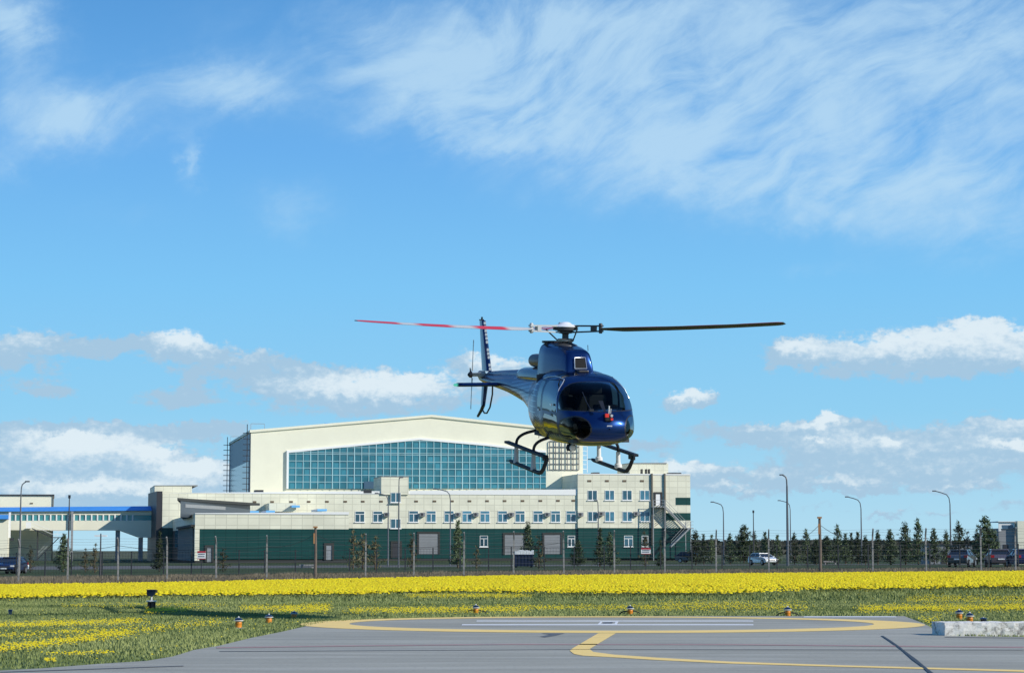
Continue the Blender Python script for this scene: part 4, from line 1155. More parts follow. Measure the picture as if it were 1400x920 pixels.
for h, cr, tr in PROTOS:
    bpy.data.objects.remove(cr); bpy.data.objects.remove(tr)

# ================================================================== cars (front / rear towards -x .. local x forward)
RUB = mat('tyre rubber', (.015, .015, .015), .8); CHR = mat('wheel rim alloy', (.35, .35, .36), .35, metal=.7); CGL = mat('car glass', (.015, .02, .025), .06)
TL = mat('red tail lamp', (.35, .01, .01), .3); HLM = mat('headlamp glass', (.75, .75, .72), .15)


def car(px, D, rz, col, label, suv=False, py=None, scale=1.0, group='cars parked in the yard'):
    X = (px - 700) / FPX * D * CT; g = tz(X, D)
    o = thing('parked_car', label, 'car', (X, D, g), rz, group); o.scale = (scale,) * 3
    paint = mat('car paint', col, .25, metal=.3, coat=.6)
    L, W, H = 4.3, 1.78, (1.68 if suv else 1.46); wb = .62
    prof = [(-2.1, .35), (-2.15, .75), (-2.08, 1.0 if not suv else 1.08), (-1.95, 1.02 if not suv else 1.12)]
    roof = [(-1.75, H - .05), (-1.2, H), (.3, H), (.55, H - .04)] if suv else [(-1.35, H - .05), (-.9, H), (.05, H), (.3, H - .04)]
    nose = [(1.15, .98), (1.9, .84), (2.12, .68), (2.15, .4), (2.0, .28), (-2.0, .28)]
    belt = prof + [(1.15, .98)] + nose[1:]
    mb = MB(); n = len(belt)
    vs = []
    for side in (-1, 1):
        for (x, z) in belt: vs.append((x, side * W / 2 * (1 - .08 * (abs(x) > 1.9) - .03 * (z > .9)), z))
    fs = [tuple(range(n)), tuple(range(2 * n - 1, n - 1, -1))] + [((i + 1) % n, i, n + i, n + (i + 1) % n) for i in range(n)]
    mb.add(vs, fs); body = mb.build('body', paint, o, bevel=.06)
    base = [prof[-1], (1.05, .985)]
    mb = MB(); z0 = .985
    b0 = (-1.93 if suv else -1.85, z0); b1 = (1.08, z0)
    t0, t1 = roof[0], roof[-1]; y0_, y1_ = W / 2 - .05, W / 2 - .22
    gh_ = [(b0[0], -y0_, z0), (b1[0], -y0_, z0), (b1[0], y0_, z0), (b0[0], y0_, z0), (t0[0], -y1_, t0[1] - .06), (t1[0], -y1_, t1[1] - .06), (t1[0], y1_, t1[1] - .06), (t0[0], y1_, t0[1] - .06)]
    mb.add(gh_, [(0, 1, 5, 4), (1, 2, 6, 5), (2, 3, 7, 6), (3, 0, 4, 7), (4, 5, 6, 7)]); mb.build('window_glass', CGL, o)
    mb = MB(); mb.hexa([(t0[0] - .06, -y1_ - .02), (t1[0] + .05, -y1_ - .02), (t1[0] + .05, y1_ + .02), (t0[0] - .06, y1_ + .02)], t0[1] - .07, H); mb.build('roof', paint, o, bevel=.05)
    mb = MB()
    for s in (-1, 1):
        for (a, b) in ((gh_[0], gh_[4]), (gh_[1], gh_[5])): mb.tube([(a[0], s * y0_, a[2]), (b[0], s * y1_, b[2])], .045, 6); mb.cut()
        mb.cut(); mb.tube([(-.35, s * y0_, z0), (-.35, s * y1_, H - .06)], .045, 6)
    mb.each('pillar', paint, o)
    for x in (-1.32, 1.32):
        for s in (-1, 1):
            y = s * (W / 2 - .09)
            mb = MB(); mb.lathe([(.2, -.1), (.31, -.1), (.325, 0), (.31, .1), (.2, .1)], (x, y, .325), 18, axis='y'); w_ = mb.build('wheel', RUB, o, True)
            mb = MB(); mb.lathe([(.2, -.11), (.2, .11)], (x, y, .325), 14, axis='y'); mb.build('rim', CHR, w_)
    for s in (-1, 1):
        mb = MB(); mb.box(1.98, 2.13, s * .72 - .16, s * .72 + .16, .62, .76); mb.build('headlight', HLM, o)
        mb = MB(); mb.box(-2.165, -2.05, s * .70 - .14, s * .70 + .14, .78, .98); mb.build('tail_light', TL, o)
        mb = MB(); mb.box(.85, 1.0, s * (W / 2 + .08) - .08, s * (W / 2 + .08) + .08, .98, 1.1); mb.build('mirror', paint, o)
    mb = MB(); mb.box(-2.175, -2.15, -.26, .26, .60, .71); mb.cut(); mb.box(2.135, 2.16, -.26, .26, .42, .53); mb.each('number_plate', M['white'], o)
    mb = MB(); mb.box(2.1, 2.165, -.5, .5, .55, .66); mb.build('grille', M['dkmetal'], o)
    return o


car(1042.5, 224, R(-66), (.72, .73, .72), 'white hatchback parked in front of the widest pine', scale=.85)
car(946, 290, R(-30), (.012, .014, .03), 'black car parked just right of the cream block')
car(1315, 186, R(68), (.10, .11, .12), 'dark grey car seen from behind, left one of the two by the gatehouse')
car(1364, 182, R(85), (.13, .11, .13), 'brownish grey car facing away beside the gatehouse door')
car(4, 195, R(-10), (.45, .50, .58), 'pale blue car cut off by the left edge of the photo')
car(16, 192, R(-95), (.012, .02, .07), 'dark blue car at the left beside the pale one')
car(1397, 175, R(90), (.02, .03, .10), 'dark blue car cut off by the right edge')

# blue container with white load before the roller doors
p = at(716, 764, 205); g = tz(p.x, 205); o = thing('waste_container', 'dark navy container with white load on top before the roller doors', 'container', (p.x, 205, g)); s = 205 / FPX
W = 13.2 * s
mb = MB(); mb.hexa([(-W, -.8), (W, -.8), (W, .8), (-W, .8)], .12, 1.15); mb.hexa([(-W - .05, -.86), (W + .05, -.86), (W + .05, .86), (-W - .05, .86)], 1.151, 1.22)
for k in range(6): x = -W + .12 + k * (2 * W - .24) / 5; mb.box(x - .04, x + .04, -.86, -.801, .12, 1.15)
mb.build('body', mat('dark navy steel', (.008, .016, .045), .5), o)
mb = MB()
for s_ in (-1, 1):
    mb.box(s_ * W * .8 - .1, s_ * W * .8 + .1, -.6, .6, 0, .119); mb.cut()
mb.each('foot', M['dkmetal'], o)
mb = MB()
for k in range(9):
    x = -W + .1 + k * (2 * W - .3) / 8; h = random.uniform(.28, .42); mb.hexa([(x, -.7), (x + .22, -.72), (x + .24, .4), (x - .05, .5)], 1.221, [1.22 + h, 1.22 + h * .8, 1.22 + h, 1.3])
mb.build('white_load', M['white'], o)
# long low bench-like slabs in the yard
for px, D, lab in ((1135, 235, 'pale low concrete slab on the grass below the right cable pole'), (420, 220, 'pale low concrete slab before the green wing')):
    p = at(px, 765, D); mb = MB(); mb.box(-.75, .75, -.3, .3, .25, .38); mb.box(-.6, -.45, -.25, .25, -.1, .25); mb.box(.45, .6, -.25, .25, -.1, .25)
    o = mb.build('concrete_bench', M['concpost'], loc=(p.x, D, tz(p.x, D))); tag(o, lab, 'bench')

# ================================================================== landing pad lights
ORG = mat('orange lacquer', (.62, .22, .02), .45, var=.2, vscale=12); DKL = mat('dark blue lamp glass', (.01, .02, .05), .15, coat=.5); WHP = mat('chipped white plate', (.7, .69, .64), .6, var=.15, vscale=15)
BLK = mat('black rubber cable', (.012, .012, .012), .7)


def pad_light(px, pyb, hpx, label, base=True, cables=False, orange=True, zt=0.0, yy=None):
    p = gnd(px, pyb, zt) if yy is None else at(px, pyb, yy); h = hpx * p.y / FPX
    o = thing('pad_light', label, 'ground light', (p.x, p.y, p.z), group='perimeter lights of the landing pad')
    r = .068
    mb = MB()
    if base: mb.lathe([(.13, 0), (.13, .018), (.085, .024)], n=20); mb.build('base_plate', WHP, o, True)
    mb = MB(); mb.lathe([(r * .95, .0), (r, .02), (r, h * .34), (r * 1.05, h * .36), (r * 1.05, h * .42), (r * .9, h * .5), (r * .9, h * .56)], (0, 0, .025 if base else 0), 20); b = mb.build('body', ORG if orange else DKL, o, True)
    mb = MB(); mb.lathe([(r * 1.45, h * .585), (r * 1.5, h * .60), (r * 1.5, h * .64), (r * 1.2, h * .655)], (0, 0, .025 if base else 0), 20); mb.build('collar', WHP if orange else DKL, o, True)
    mb = MB(); z = .025 if base else 0
    mb.lathe([(r * 1.15, z + h * .657), (r * 1.18, z + h * .72), (r * 1.0, z + h * .80), (r * .55, z + h * .86), (r * .3, z + h * .88)], n=20); mb.build('lens', DKL, o, True)
    mb = MB(); mb.lathe([(.016, z + h * .881), (.02, z + h * .93), (.008, z + h)], n=10); mb.build('tip', WHP, o, True)
    if cables:
        mb = MB()
        for s in (-1, 1): mb.cut(); mb.tube([(s * r, 0, z + h * .35), (s * .14, .02, z + h * .34), (s * .21, .02, z + h * .26), (s * .28, .03, .01)], .014, 6)
        mb.each('cable', BLK, o, smooth_=True)
    return o


pad_light(326, 859, 15, 'orange pad light with white base plate, nearest to the left edge of the concrete')
pad_light(367.5, 851, 12.5, 'orange pad light, middle one of the three on the grass at the left', base=False)
pad_light(402, 845, 10.5, 'dark pad light, farthest of the three on the grass at the left', base=False)
pad_light(650.5, 838.5, 13, 'orange pad light with black cables beyond the left half of the ring', False, True)
pad_light(861.5, 840, 13.5, 'orange pad light with black cables beyond the middle of the ring', False, True)
pad_light(1077, 842, 14, 'orange pad light with black cables beyond the right half of the ring', False, True)
pad_light(1311.5, 846.5, 14.5, 'orange pad light, leftmost of three behind the concrete block', False)
pad_light(1326, 851, 15, 'orange pad light, middle one of three behind the concrete block', False)
pad_light(1344.5, 851, 8, 'dark low pad light, rightmost of three behind the concrete block', False, orange=False)
# floodlight on a stand in the meadow
p = gnd(207, 833); o = thing('floodlight', 'black floodlight on a white post over a brown round stand in the grass', 'floodlight', (p.x, p.y, 0)); s = p.y / FPX
mb = MB()
for k in range(4): t = k * 1.571 + .5; mb.box(.075 * math.cos(t) - .035, .075 * math.cos(t) + .035, .075 * math.sin(t) - .03, .075 * math.sin(t) + .03, -.05, .215)
mb.build('stand', mat('rusty brown stand', (.085, .05, .035), .8, var=.3, vscale=10), o)
mb = MB(); mb.lathe([(.135, .217), (.14, .222), (.14, .245), (.13, .25)], n=24); mb.build('round_plate', WHP, o, True)
mb = MB(); mb.lathe([(.035, .251), (.022, .28), (.022, .36)], n=12); mb.build('post', WHP, o, True)
mb = MB(); mb.add([(-.09, -.1, .37), (.04, -.1, .36), (.10, -.1, .44), (.13, -.12, .53), (-.12, -.12, .53), (-.12, -.12, .42), (-.09, .1, .37), (.04, .1, .36), (.10, .1, .44), (.13, .12, .53), (-.12, .12, .53), (-.12, .12, .42)],
                  [(0, 1, 2, 3, 4, 5), (11, 10, 9, 8, 7, 6)] + [(i, 6 + i, 6 + (i + 1) % 6, (i + 1) % 6) for i in range(6)]); mb.build('housing', DKL, o, bevel=.01)
mb = MB(); mb.box(.131, .16, -.1, .1, .46, .53); mb.box(-.14, .13, -.13, .13, .531, .545); mb.build('hood', DKL, o)
# stub in the left grass
p = gnd(14, 841); mb = MB(); mb.lathe([(.05, -.02), (.045, .10), (.06, .105), (.05, .15)], n=12); o = mb.build('cable_stub', DKL, None, True, loc=(p.x, p.y, 0)); tag(o, 'small dark stub standing in the grass at the far left', 'stub')

# concrete block at the right edge of the apron
m = mat('whitewashed rough concrete', (.55, .54, .50), .9); N, L = nodes(m); P_ = N['Principled BSDF']
t_ = N.new('ShaderNodeTexCoord'); n_ = N.new('ShaderNodeTexNoise'); n_.inputs['Scale'].default_value = 5; n_.inputs['Detail'].default_value = 9; n_.inputs['Roughness'].default_value = .75
mp_ = N.new('ShaderNodeMapping'); mp_.inputs['Scale'].default_value = (1, 1, .8); L.new(t_.outputs['Object'], mp_.inputs[0]); L.new(mp_.outputs[0], n_.inputs['Vector'])
r_ = N.new('ShaderNodeValToRGB'); r_.color_ramp.elements[0].position = .37; r_.color_ramp.elements[0].color = (.16, .14, .115, 1); r_.color_ramp.elements[1].position = .50; r_.color_ramp.elements[1].color = (.74, .71, .64, 1)
L.new(n_.outputs['Fac'], r_.inputs[0]); L.new(r_.outputs[0], P_.inputs['Base Color'])
b_ = N.new('ShaderNodeBump'); b_.inputs['Strength'].default_value = .8; b_.inputs['Distance'].default_value = .02; L.new(n_.outputs['Fac'], b_.inputs['Height']); L.new(b_.outputs[0], P_.inputs['Normal'])
bl = gnd(1292, 869.4); bs = bl.y / FPX
me = bmesh.new(); L0 = 5.2; nxs, nys, nzs = 60, 8, 5
mb = MB()
def rough(x, y, z): return (x + random.uniform(-.006, .006), y + random.uniform(-.008, .008), z + (random.uniform(-.008, .008) if z > 0 else 0))
hb = .255; dpt = .75
grid = {}
def vid(i, j, k):
    if (i, j, k) not in grid: grid[(i, j, k)] = len(mb.v); mb.v.append(rough(L0 * i / nxs - .10 * j / nys, dpt * j / nys, -.03 if k == 0 else hb * k / nzs))
    return grid[(i, j, k)]
for i in range(nxs):
    for k in range(nzs): mb.f.append((vid(i, 0, k), vid(i + 1, 0, k), vid(i + 1, 0, k + 1), vid(i, 0, k + 1))); mb.f.append((vid(i, nys, k + 1), vid(i + 1, nys, k + 1), vid(i + 1, nys, k), vid(i, nys, k)))
    for j in range(nys): mb.f.append((vid(i, j, nzs), vid(i + 1, j, nzs), vid(i + 1, j + 1, nzs), vid(i, j + 1, nzs)))
for j in range(nys):
    for k in range(nzs): mb.f.append((vid(0, j + 1, k), vid(0, j, k), vid(0, j, k + 1), vid(0, j + 1, k + 1))); mb.f.append((vid(nxs, j, k), vid(nxs, j + 1, k), vid(nxs, j + 1, k + 1), vid(nxs, j, k + 1)))
mb.m = [0] * len(mb.f)
o = mb.build('concrete_block', m, loc=(bl.x, bl.y, 0), bevel=.0); tag(o, 'long whitewashed rough concrete block at the right edge of the apron', 'concrete block')

# ================================================================== HELICOPTER (local x forward, y to its left, z up, origin between the skids)
HD = 51.7
hp = at(772, 640, HD)
heli = thing('helicopter', 'dark blue metallic helicopter with dark windows hovering above the landing pad', 'helicopter', hp)
heli.rotation_mode = 'XYZ'; heli.rotation_euler = (R(1.6), R(6.5), R(-73.7))

BLUE = mat('dark blue metallic paint', (0.005, 0.026, 0.105), .30, metal=.72, coat=.25, spec=.2)


def fuselage_paint():
    m = mat('dark blue paint with silver pinstripes', (0.005, 0.026, 0.105), .30, metal=.72, coat=.25, spec=.2); N, L = nodes(m); p = N['Principled BSDF']
    t = N.new('ShaderNodeTexCoord'); s = N.new('ShaderNodeSeparateXYZ'); L.new(t.outputs['Object'], s.inputs[0]); X, Y, Z = s.outputs
    def mt(op, a, b=None, c=None):
        n = N.new('ShaderNodeMath'); n.operation = op
        for i, v in enumerate((a, b, c)):
            if v is None: continue
            if isinstance(v, (int, float)): n.inputs[i].default_value = v
            else: L.new(v, n.inputs[i])
        return n.outputs[0]
    def band(v, lo, hi): return mt('MULTIPLY', mt('GREATER_THAN', v, lo), mt('LESS_THAN', v, hi))
    def mix(f, a, b):
        x = N.new('ShaderNodeMix'); x.data_type = 'RGBA'; L.new(f, x.inputs[0])
        for k, v in ((6, a), (7, b)):
            if isinstance(v, tuple): x.inputs[k].default_value = (*v, 1)
            else: L.new(v, x.inputs[k])
        return x.outputs[2]
    # pinstripes sweeping over the rear body and boom
    def stripes(coord, spacing, wd): return mt('LESS_THAN', mt('MODULO', mt('ADD', coord, 50.0), spacing), wd)
    a1 = mt('MULTIPLY', stripes(mt('MULTIPLY_ADD', X, -.09, Z), .10, .013), band(X, -3.6, -.9))
    a1 = mt('MULTIPLY', a1, band(Z, 1.2, 2.02))
    a2 = mt('MULTIPLY', stripes(Z, .13, .014), mt('MULTIPLY', band(X, -.3, .66), band(Z, 1.3, 2.1)))
    a3 = mt('MULTIPLY', stripes(mt('MULTIPLY_ADD', mt('MULTIPLY', X, X), .30, Z), .085, .014), mt('MULTIPLY', band(X, .2, 1.25), band(Z, .95, 1.32)))
    a4 = mt('MULTIPLY', stripes(mt('MULTIPLY_ADD', Z, -.8, mt('MULTIPLY', X, 1.0)), .17, .024), mt('MULTIPLY', band(X, .9, 2.2), band(Z, .66, .95)))
    line = mt('MINIMUM', mt('ADD', mt('ADD', a1, a2), mt('ADD', a3, a4)), 1.0)
    c = mix(line, (0.005, 0.026, 0.105), (.32, .40, .48))
    # gold belly, running up behind the doors, black keel under the nose
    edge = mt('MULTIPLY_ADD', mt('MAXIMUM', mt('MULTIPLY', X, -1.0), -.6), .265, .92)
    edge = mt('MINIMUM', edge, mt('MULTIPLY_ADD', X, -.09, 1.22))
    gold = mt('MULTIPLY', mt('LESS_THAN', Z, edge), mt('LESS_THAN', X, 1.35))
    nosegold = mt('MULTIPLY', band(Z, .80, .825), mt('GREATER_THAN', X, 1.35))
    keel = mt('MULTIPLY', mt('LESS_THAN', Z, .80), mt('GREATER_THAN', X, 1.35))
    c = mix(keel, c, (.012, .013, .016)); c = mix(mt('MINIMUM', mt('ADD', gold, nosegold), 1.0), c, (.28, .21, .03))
    L.new(c, p.inputs['Base Color']); return m


FPAINT = fuselage_paint()


def tinted():
    m = bpy.data.materials.new('tinted canopy glass'); m.use_nodes = True; N, L = nodes(m); N.clear()
    o = N.new('ShaderNodeOutputMaterial'); mx = N.new('ShaderNodeMixShader'); tr = N.new('ShaderNodeBsdfTransparent'); tr.inputs[0].default_value = (.20, .23, .24, 1)
    g = N.new('ShaderNodeBsdfGlossy'); g.inputs['Roughness'].default_value = .04; g.inputs[0].default_value = (.8, .8, .8, 1)
    f = N.new('ShaderNodeFresnel'); f.inputs[0].default_value = 1.16
    k = N.new('ShaderNodeMath'); k.operation = 'MULTIPLY'; k.inputs[1].default_value = .45; L.new(f.outputs[0], k.inputs[0]); L.new(k.outputs[0], mx.inputs[0]); L.new(tr.outputs[0], mx.inputs[1]); L.new(g.outputs[0], mx.inputs[2]); L.new(mx.outputs[0], o.inputs[0]); return m


TG = tinted(); SEAL = mat('black window seal', (.012, .012, .014), .4); SILV = mat('silver trim and door glint', (.6, .62, .64), .3, metal=.6); INT = mat('dark cabin lining', (.05, .055, .06), .8)
ST = [(3.25, 1.10, 1.14, .015), (3.23, 1.0, 1.21, .2), (3.17, .90, 1.33, .42), (3.06, .83, 1.43, .58), (2.86, .76, 1.54, .715), (2.58, .71, 1.76, .80), (2.3, .68, 1.98, .865), (2.0, .665, 2.16, .90),
      (1.75, .655, 2.25, .92), (1.5, .65, 2.30, .93), (1.2, .645, 2.31, .94), (.9, .64, 2.345, .925), (.5, .64, 2.34, .92), (.1, .66, 2.29, .87), (-.4, .73, 2.22, .77), (-.9, .85, 2.17, .64), (-1.4, 1.0, 2.13, .49),
      (-2.0, 1.20, 2.11, .41), (-2.6, 1.35, 2.09, .345), (-3.2, 1.43, 2.08, .305), (-4.5, 1.57, 2.06, .25), (-6.2, 1.68, 1.98, .18), (-7.3, 1.77, 1.94, .12), (-7.42, 1.81, 1.91, .05)]
ST.sort(); SX = np.array([s[0] for s in ST])


def pchip(xq, k):
    y = np.array([s[k] for s in ST]); h = np.diff(SX); d = np.diff(y) / h; m = np.zeros(len(y))
    for i in range(1, len(y) - 1):
        if d[i - 1] * d[i] > 0: w1 = 2 * h[i] + h[i - 1]; w2 = h[i] + 2 * h[i - 1]; m[i] = (w1 + w2) / (w1 / d[i - 1] + w2 / d[i])
    m[0] = d[0]; m[-1] = d[-1]; i = np.clip(np.searchsorted(SX, xq) - 1, 0, len(h) - 1); t = (xq - SX[i]) / h[i]
    return (2 * t**3 - 3 * t**2 + 1) * y[i] + (t**3 - 2 * t**2 + t) * h[i] * m[i] + (-2 * t**3 + 3 * t**2) * y[i + 1] + (t**3 - t**2) * h[i] * m[i + 1]


def hull(x, th, grow=0.0):
    zb, zt, w = pchip(x, 1), pchip(x, 2), pchip(x, 3)
    zc = zb + .44 * (zt - zb)
    c, s = np.cos(th), np.sin(th)
    e1 = np.interp(x, [-3, -.5, 1.0, 2.4, 2.95, 3.25], [2.0, 2.5, 3.3, 3.3, 2.5, 2.0]); e0 = np.interp(x, [-3, -.5, 1.0, 2.2, 2.95, 3.25], [2.0, 2.3, 2.6, 2.6, 2.4, 2.0])
    q = np.clip(s * 4 + .5, 0, 1); e = e0 + (e1 - e0) * q * q * (3 - 2 * q)
    yy = np.sign(c) * np.abs(c) ** (2 / e) * (w + grow)
    hz = np.where(s >= 0, zt - zc, zc - zb) + grow
    zz = zc + np.sign(s) * np.abs(s) ** (2 / e) * hz
    return yy, zz


NA = 320
xq = np.concatenate([np.linspace(-7.42, -2.3, 60), np.arange(-2.27, 2.9, .022), np.arange(2.9, 3.12, .012), np.array([3.125, 3.14, 3.155, 3.17, 3.185, 3.2, 3.212, 3.222, 3.23, 3.237, 3.243, 3.248, 3.25])])
tha = np.linspace(0, 2 * np.pi, NA, endpoint=False)
XX, TT = np.meshgrid(xq, tha, indexing='ij'); YY, ZZg = hull(XX, TT)
HV = np.stack([XX, YY, ZZg], -1); nX = len(xq)
ii, jj = np.meshgrid(np.arange(nX - 1), np.arange(NA), indexing='ij')
HF = np.stack([ii * NA + jj, (ii + 1) * NA + jj, (ii + 1) * NA + (jj + 1) % NA, ii * NA + (jj + 1) % NA], -1).reshape(-1, 4)
HVf = HV.reshape(-1, 3); FC = HVf[HF].mean(1); fx, fy, fz = FC.T


def smin(a, b, k=.10):
    h = np.clip(.5 + .5 * (b - a) / k, 0, 1); return b * (1 - h) + a * h - k * h * (1 - h)


def rrect(x, z, x0, x1, z0, z1, sl=0.0, k=.12):      # signed inside distance, front edge leaning back with height
    xe = x1 - sl * (z - z0); return smin(smin(x - x0, xe - x, k), smin(z - z0, z1 - z, k), k)


side = np.abs(fy) > .45 * pchip(fx, 3)
ay = np.abs(fy)
d_ws = smin(smin(fx - (2.24 - .26 * (fz - 1.5)), fz - (1.50 + .02 * ay), .04), 2.215 - .03 * ay**2 - fz, .04)
d_ws = np.where(fx > 1.6, d_ws, -1); d_ws = np.where((ay < .028) & (d_ws > 0), -.01, d_ws)
d_fd = np.where(side, rrect(fx, fz, 1.22, 2.14, 1.47, 2.13, .34), -1)
d_rd = np.where(side, rrect(fx, fz, .76, 1.10, 1.50, 2.10, 0, .08), -1)
d_ld = np.where(side, rrect(fx, fz, 1.30, 2.14, .97, 1.36, -.1), -1)
d_ch = np.where((fx > 2.3) & (fz < 1.5), .18 * (1 - np.sqrt(((ay - .64) / .23) ** 2 + ((fz - 1.12) / .25) ** 2)), -1)
d_sk = np.where((fz > 2.0) & (fx > 1.15) & (fx < 1.8), smin(smin(fx - 1.28, 1.72 - fx, .06), smin(ay - .22, .62 - ay, .06), .06), -1)
lab = np.zeros(len(fx), int)
names = ['hull', 'windscreen', 'door_window', 'rear_window', 'lower_door_window', 'chin_window', 'roof_window']
sealm = np.zeros(len(fx), bool)
for k, d in enumerate((d_ws, d_fd, d_rd, d_ld, d_ch, d_sk), 1):
    ins = d > 0; lab[ins] = k; sealm |= (d > -.022) & (d <= 0)
silver = (((d_fd > -.100) & (d_fd < -.068) & (fz > 1.42)) & (fx > 99)) & (lab == 0)
sealm &= lab == 0; silver &= ~sealm
doorgap = side & (lab == 0) & ~sealm & (((np.abs(rrect(fx, fz, 1.13, 2.28, .80, 2.22, .34, .16)) < .009)) | ((np.abs(rrect(fx, fz, .62, 1.12, .85, 2.2, 0, .14)) < .008)))


def piece(name, mask, m, parent, keep=None):
    fs = HF[mask]; used, inv_ = np.unique(fs, return_inverse=True)
    o = npmesh(name, HVf[used], inv_.reshape(-1, 4), m, parent); o.data.polygons.foreach_set('use_smooth', [True] * len(o.data.polygons)); return o


boom = fx < -2.3
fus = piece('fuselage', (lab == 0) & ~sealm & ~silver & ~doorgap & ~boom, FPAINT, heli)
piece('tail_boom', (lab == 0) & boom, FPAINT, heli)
piece('window_seal', sealm, SEAL, fus); piece('door_gap', doorgap, SEAL, fus)
for k in range(1, 7):
    for sg in ((0,) if k == 1 else (-1, 1)):
        msk = (lab == k) & ((fy * sg > 0) if sg else True)
        if msk.sum(): piece(names[k], msk, TG if k not in (4,) else TG, fus if k != 1 else heli)
def on_hull(x, z, sgn, out=.006):
    lo, hi = 0.0, math.pi / 2
    for _ in range(40):
        md = (lo + hi) / 2; yy, zz = hull(np.array([x]), np.array([md]))
        if zz[0] < z: lo = md
        else: hi = md
    return (x, sgn * (abs(float(yy[0])) + out), min(z, float(zz[0])) + out * .5)
for sgn in (-1, 1):
    pth = [(.80, 2.14), (1.0, 2.19), (1.3, 2.215), (1.6, 2.20), (1.82, 2.16), (1.93, 2.08), (2.0, 1.95), (2.07, 1.75), (2.13, 1.6), (2.18, 1.44)]
    mb = MB(); mb.tube([on_hull(x, z, sgn) for x, z in pth], .010 if sgn < 0 else .005, 8); mb.build('door_edge_glint', SILV, fus, True)  # bright silver tube standing in for the highlight along the door edge
# cabin inside
mb = MB(); mb.box(-.3, 2.7, -.66, .66, .78, .86); mb.box(.25, .32, -.78, .78, .86, 2.22); mb.box(-.3, 1.15, -.55, .55, 2.18, 2.22); mb.build('cabin_lining', INT, heli)
mb = MB(); mb.box(2.3, 2.75, -.16, .50, 1.05, 1.42); mb.box(2.35, 2.62, -.10, .42, 1.42, 1.62); mb.box(1.2, 2.4, -.09, .09, .86, 1.1); mb.build('instrument_panel', SEAL, heli, bevel=.03)
SEATM = mat('grey seat cloth', (.16, .165, .17), .9)
for y in (-.40, .40):
    mb = MB(); mb.box(1.25, 1.75, y - .23, y + .23, 1.0, 1.14); mb.hexa([(1.08, y - .22), (1.20, y - .22), (1.20, y + .22), (1.08, y + .22)], 1.10, 1.78); mb.box(1.08, 1.18, y - .13, y + .13, 1.80, 1.98); mb.box(1.3, 1.7, y - .2, y + .2, .86, 1.0)
    mb.build('seat', SEATM, heli, bevel=.04)
mb = MB(); mb.box(.42, .8, -.7, .7, 1.0, 1.14); mb.box(.34, .42, -.7, .7, 1.1, 1.72); mb.build('rear_bench', SEATM, heli, bevel=.03)

# engine and gearbox cowling: loft of rounded sections
def loft(name, secs, m, parent, n=40, e=3.2, cap=True):
    vs = []; fs = []
    for (x, z0, z1, w, wt) in secs:
        zc = (z0 + z1) / 2; hz = (z1 - z0) / 2
        for j in range(n):
            t = 2 * math.pi * j / n; c, s = math.cos(t), math.sin(t)
            yy = math.copysign(abs(c) ** (2 / e), c); q = math.copysign(abs(s) ** (2 / e), s)
            ww = w + (wt - w) * (q * .5 + .5); vs.append((x, yy * ww, zc + q * hz))
    k = len(secs)
    fs = [(i * n + j, i * n + (j + 1) % n, (i + 1) * n + (j + 1) % n, (i + 1) * n + j) for i in range(k - 1) for j in range(n)]
    if cap: fs += [tuple(range(n)), tuple(range((k - 1) * n, k * n))]
    mb = MB(); mb.add(vs, fs); return mb.build(name, m, parent, True)


cow = loft('engine_cowling', [(1.16, 2.2, 2.34, .34, .30), (1.10, 2.2, 2.55, .36, .29), (1.03, 2.2, 2.73, .37, .28), (.97, 2.2, 2.79, .38, .285), (.8, 2.2, 2.82, .41, .31), (.3, 2.15, 2.88, .46, .38), (-.2, 2.0, 2.92, .49, .42), (-.68, 1.9, 2.95, .50, .43), (-.72, 1.95, 2.93, .48, .42)], BLUE, heli, e=4.5)
mb = MB(); mb.add([(1.18, -.135, 2.40), (1.18, .135, 2.40), (1.115, .12, 2.62), (1.115, -.12, 2.62), (.6, -.13, 2.40), (.6, .13, 2.40), (.6, .12, 2.62), (.6, -.12, 2.62)], [(0, 1, 2, 3), (0, 4, 5, 1), (3, 2, 6, 7), (0, 3, 7, 4), (1, 5, 6, 2)])
mb.build('air_intake', mat('intake black', (.006, .006, .006), .9), cow)
mb = MB()
mb.tube([(1.185, -.145, 2.385), (1.115, -.13, 2.635), (1.115, .13, 2.635), (1.185, .145, 2.385), (1.185, -.145, 2.385)], .010, 8); mb.build('intake_rim', SILV, cow, True)
mb = MB(); mb.hexa([(-.78, -.34), (-.60, -.36), (-.60, .36), (-.78, .34)], 2.93, 2.985); mb.tube([(-.3, -.37, 2.86), (-.3, -.37, 2.99)], .025, 6); mb.build('cowling_lip', SEAL, cow)
mb = MB(); mb.box(1.2, 1.5, -.16, .10, 2.29, 2.36); mb.build('roof_scoop', SEAL, heli, bevel=.03)
loft('rear_cowling', [(-.6, 1.95, 2.36, .40, .32), (-1.2, 1.95, 2.34, .40, .31), (-2.2, 1.95, 2.31, .36, .29), (-3.0, 1.95, 2.28, .30, .24), (-3.3, 1.95, 2.24, .26, .20), (-3.4, 1.95, 2.12, .2, .16)], mat('dark engine cover', (.012, .02, .05), .35, metal=.4, coat=.5), heli, e=2.6)
mb = MB(); mb.lathe([(.155, -2.25), (.165, -2.1), (.17, -1.8), (.17, -1.0), (.12, -.9)], (0, -.08, 2.47), 24, axis='x'); mb.build('exhaust_pipe', mat('burnt exhaust steel', (.16, .12, .11), .45, metal=.6, var=.2, vscale=6), heli, True)
loft('boom_spine', [(-3.2, 1.98, 2.22, .11, .09), (-4.5, 1.95, 2.16, .10, .08), (-6.6, 1.88, 2.05, .08, .06), (-6.8, 1.88, 1.98, .05, .04)], BLUE, heli, e=2.4)

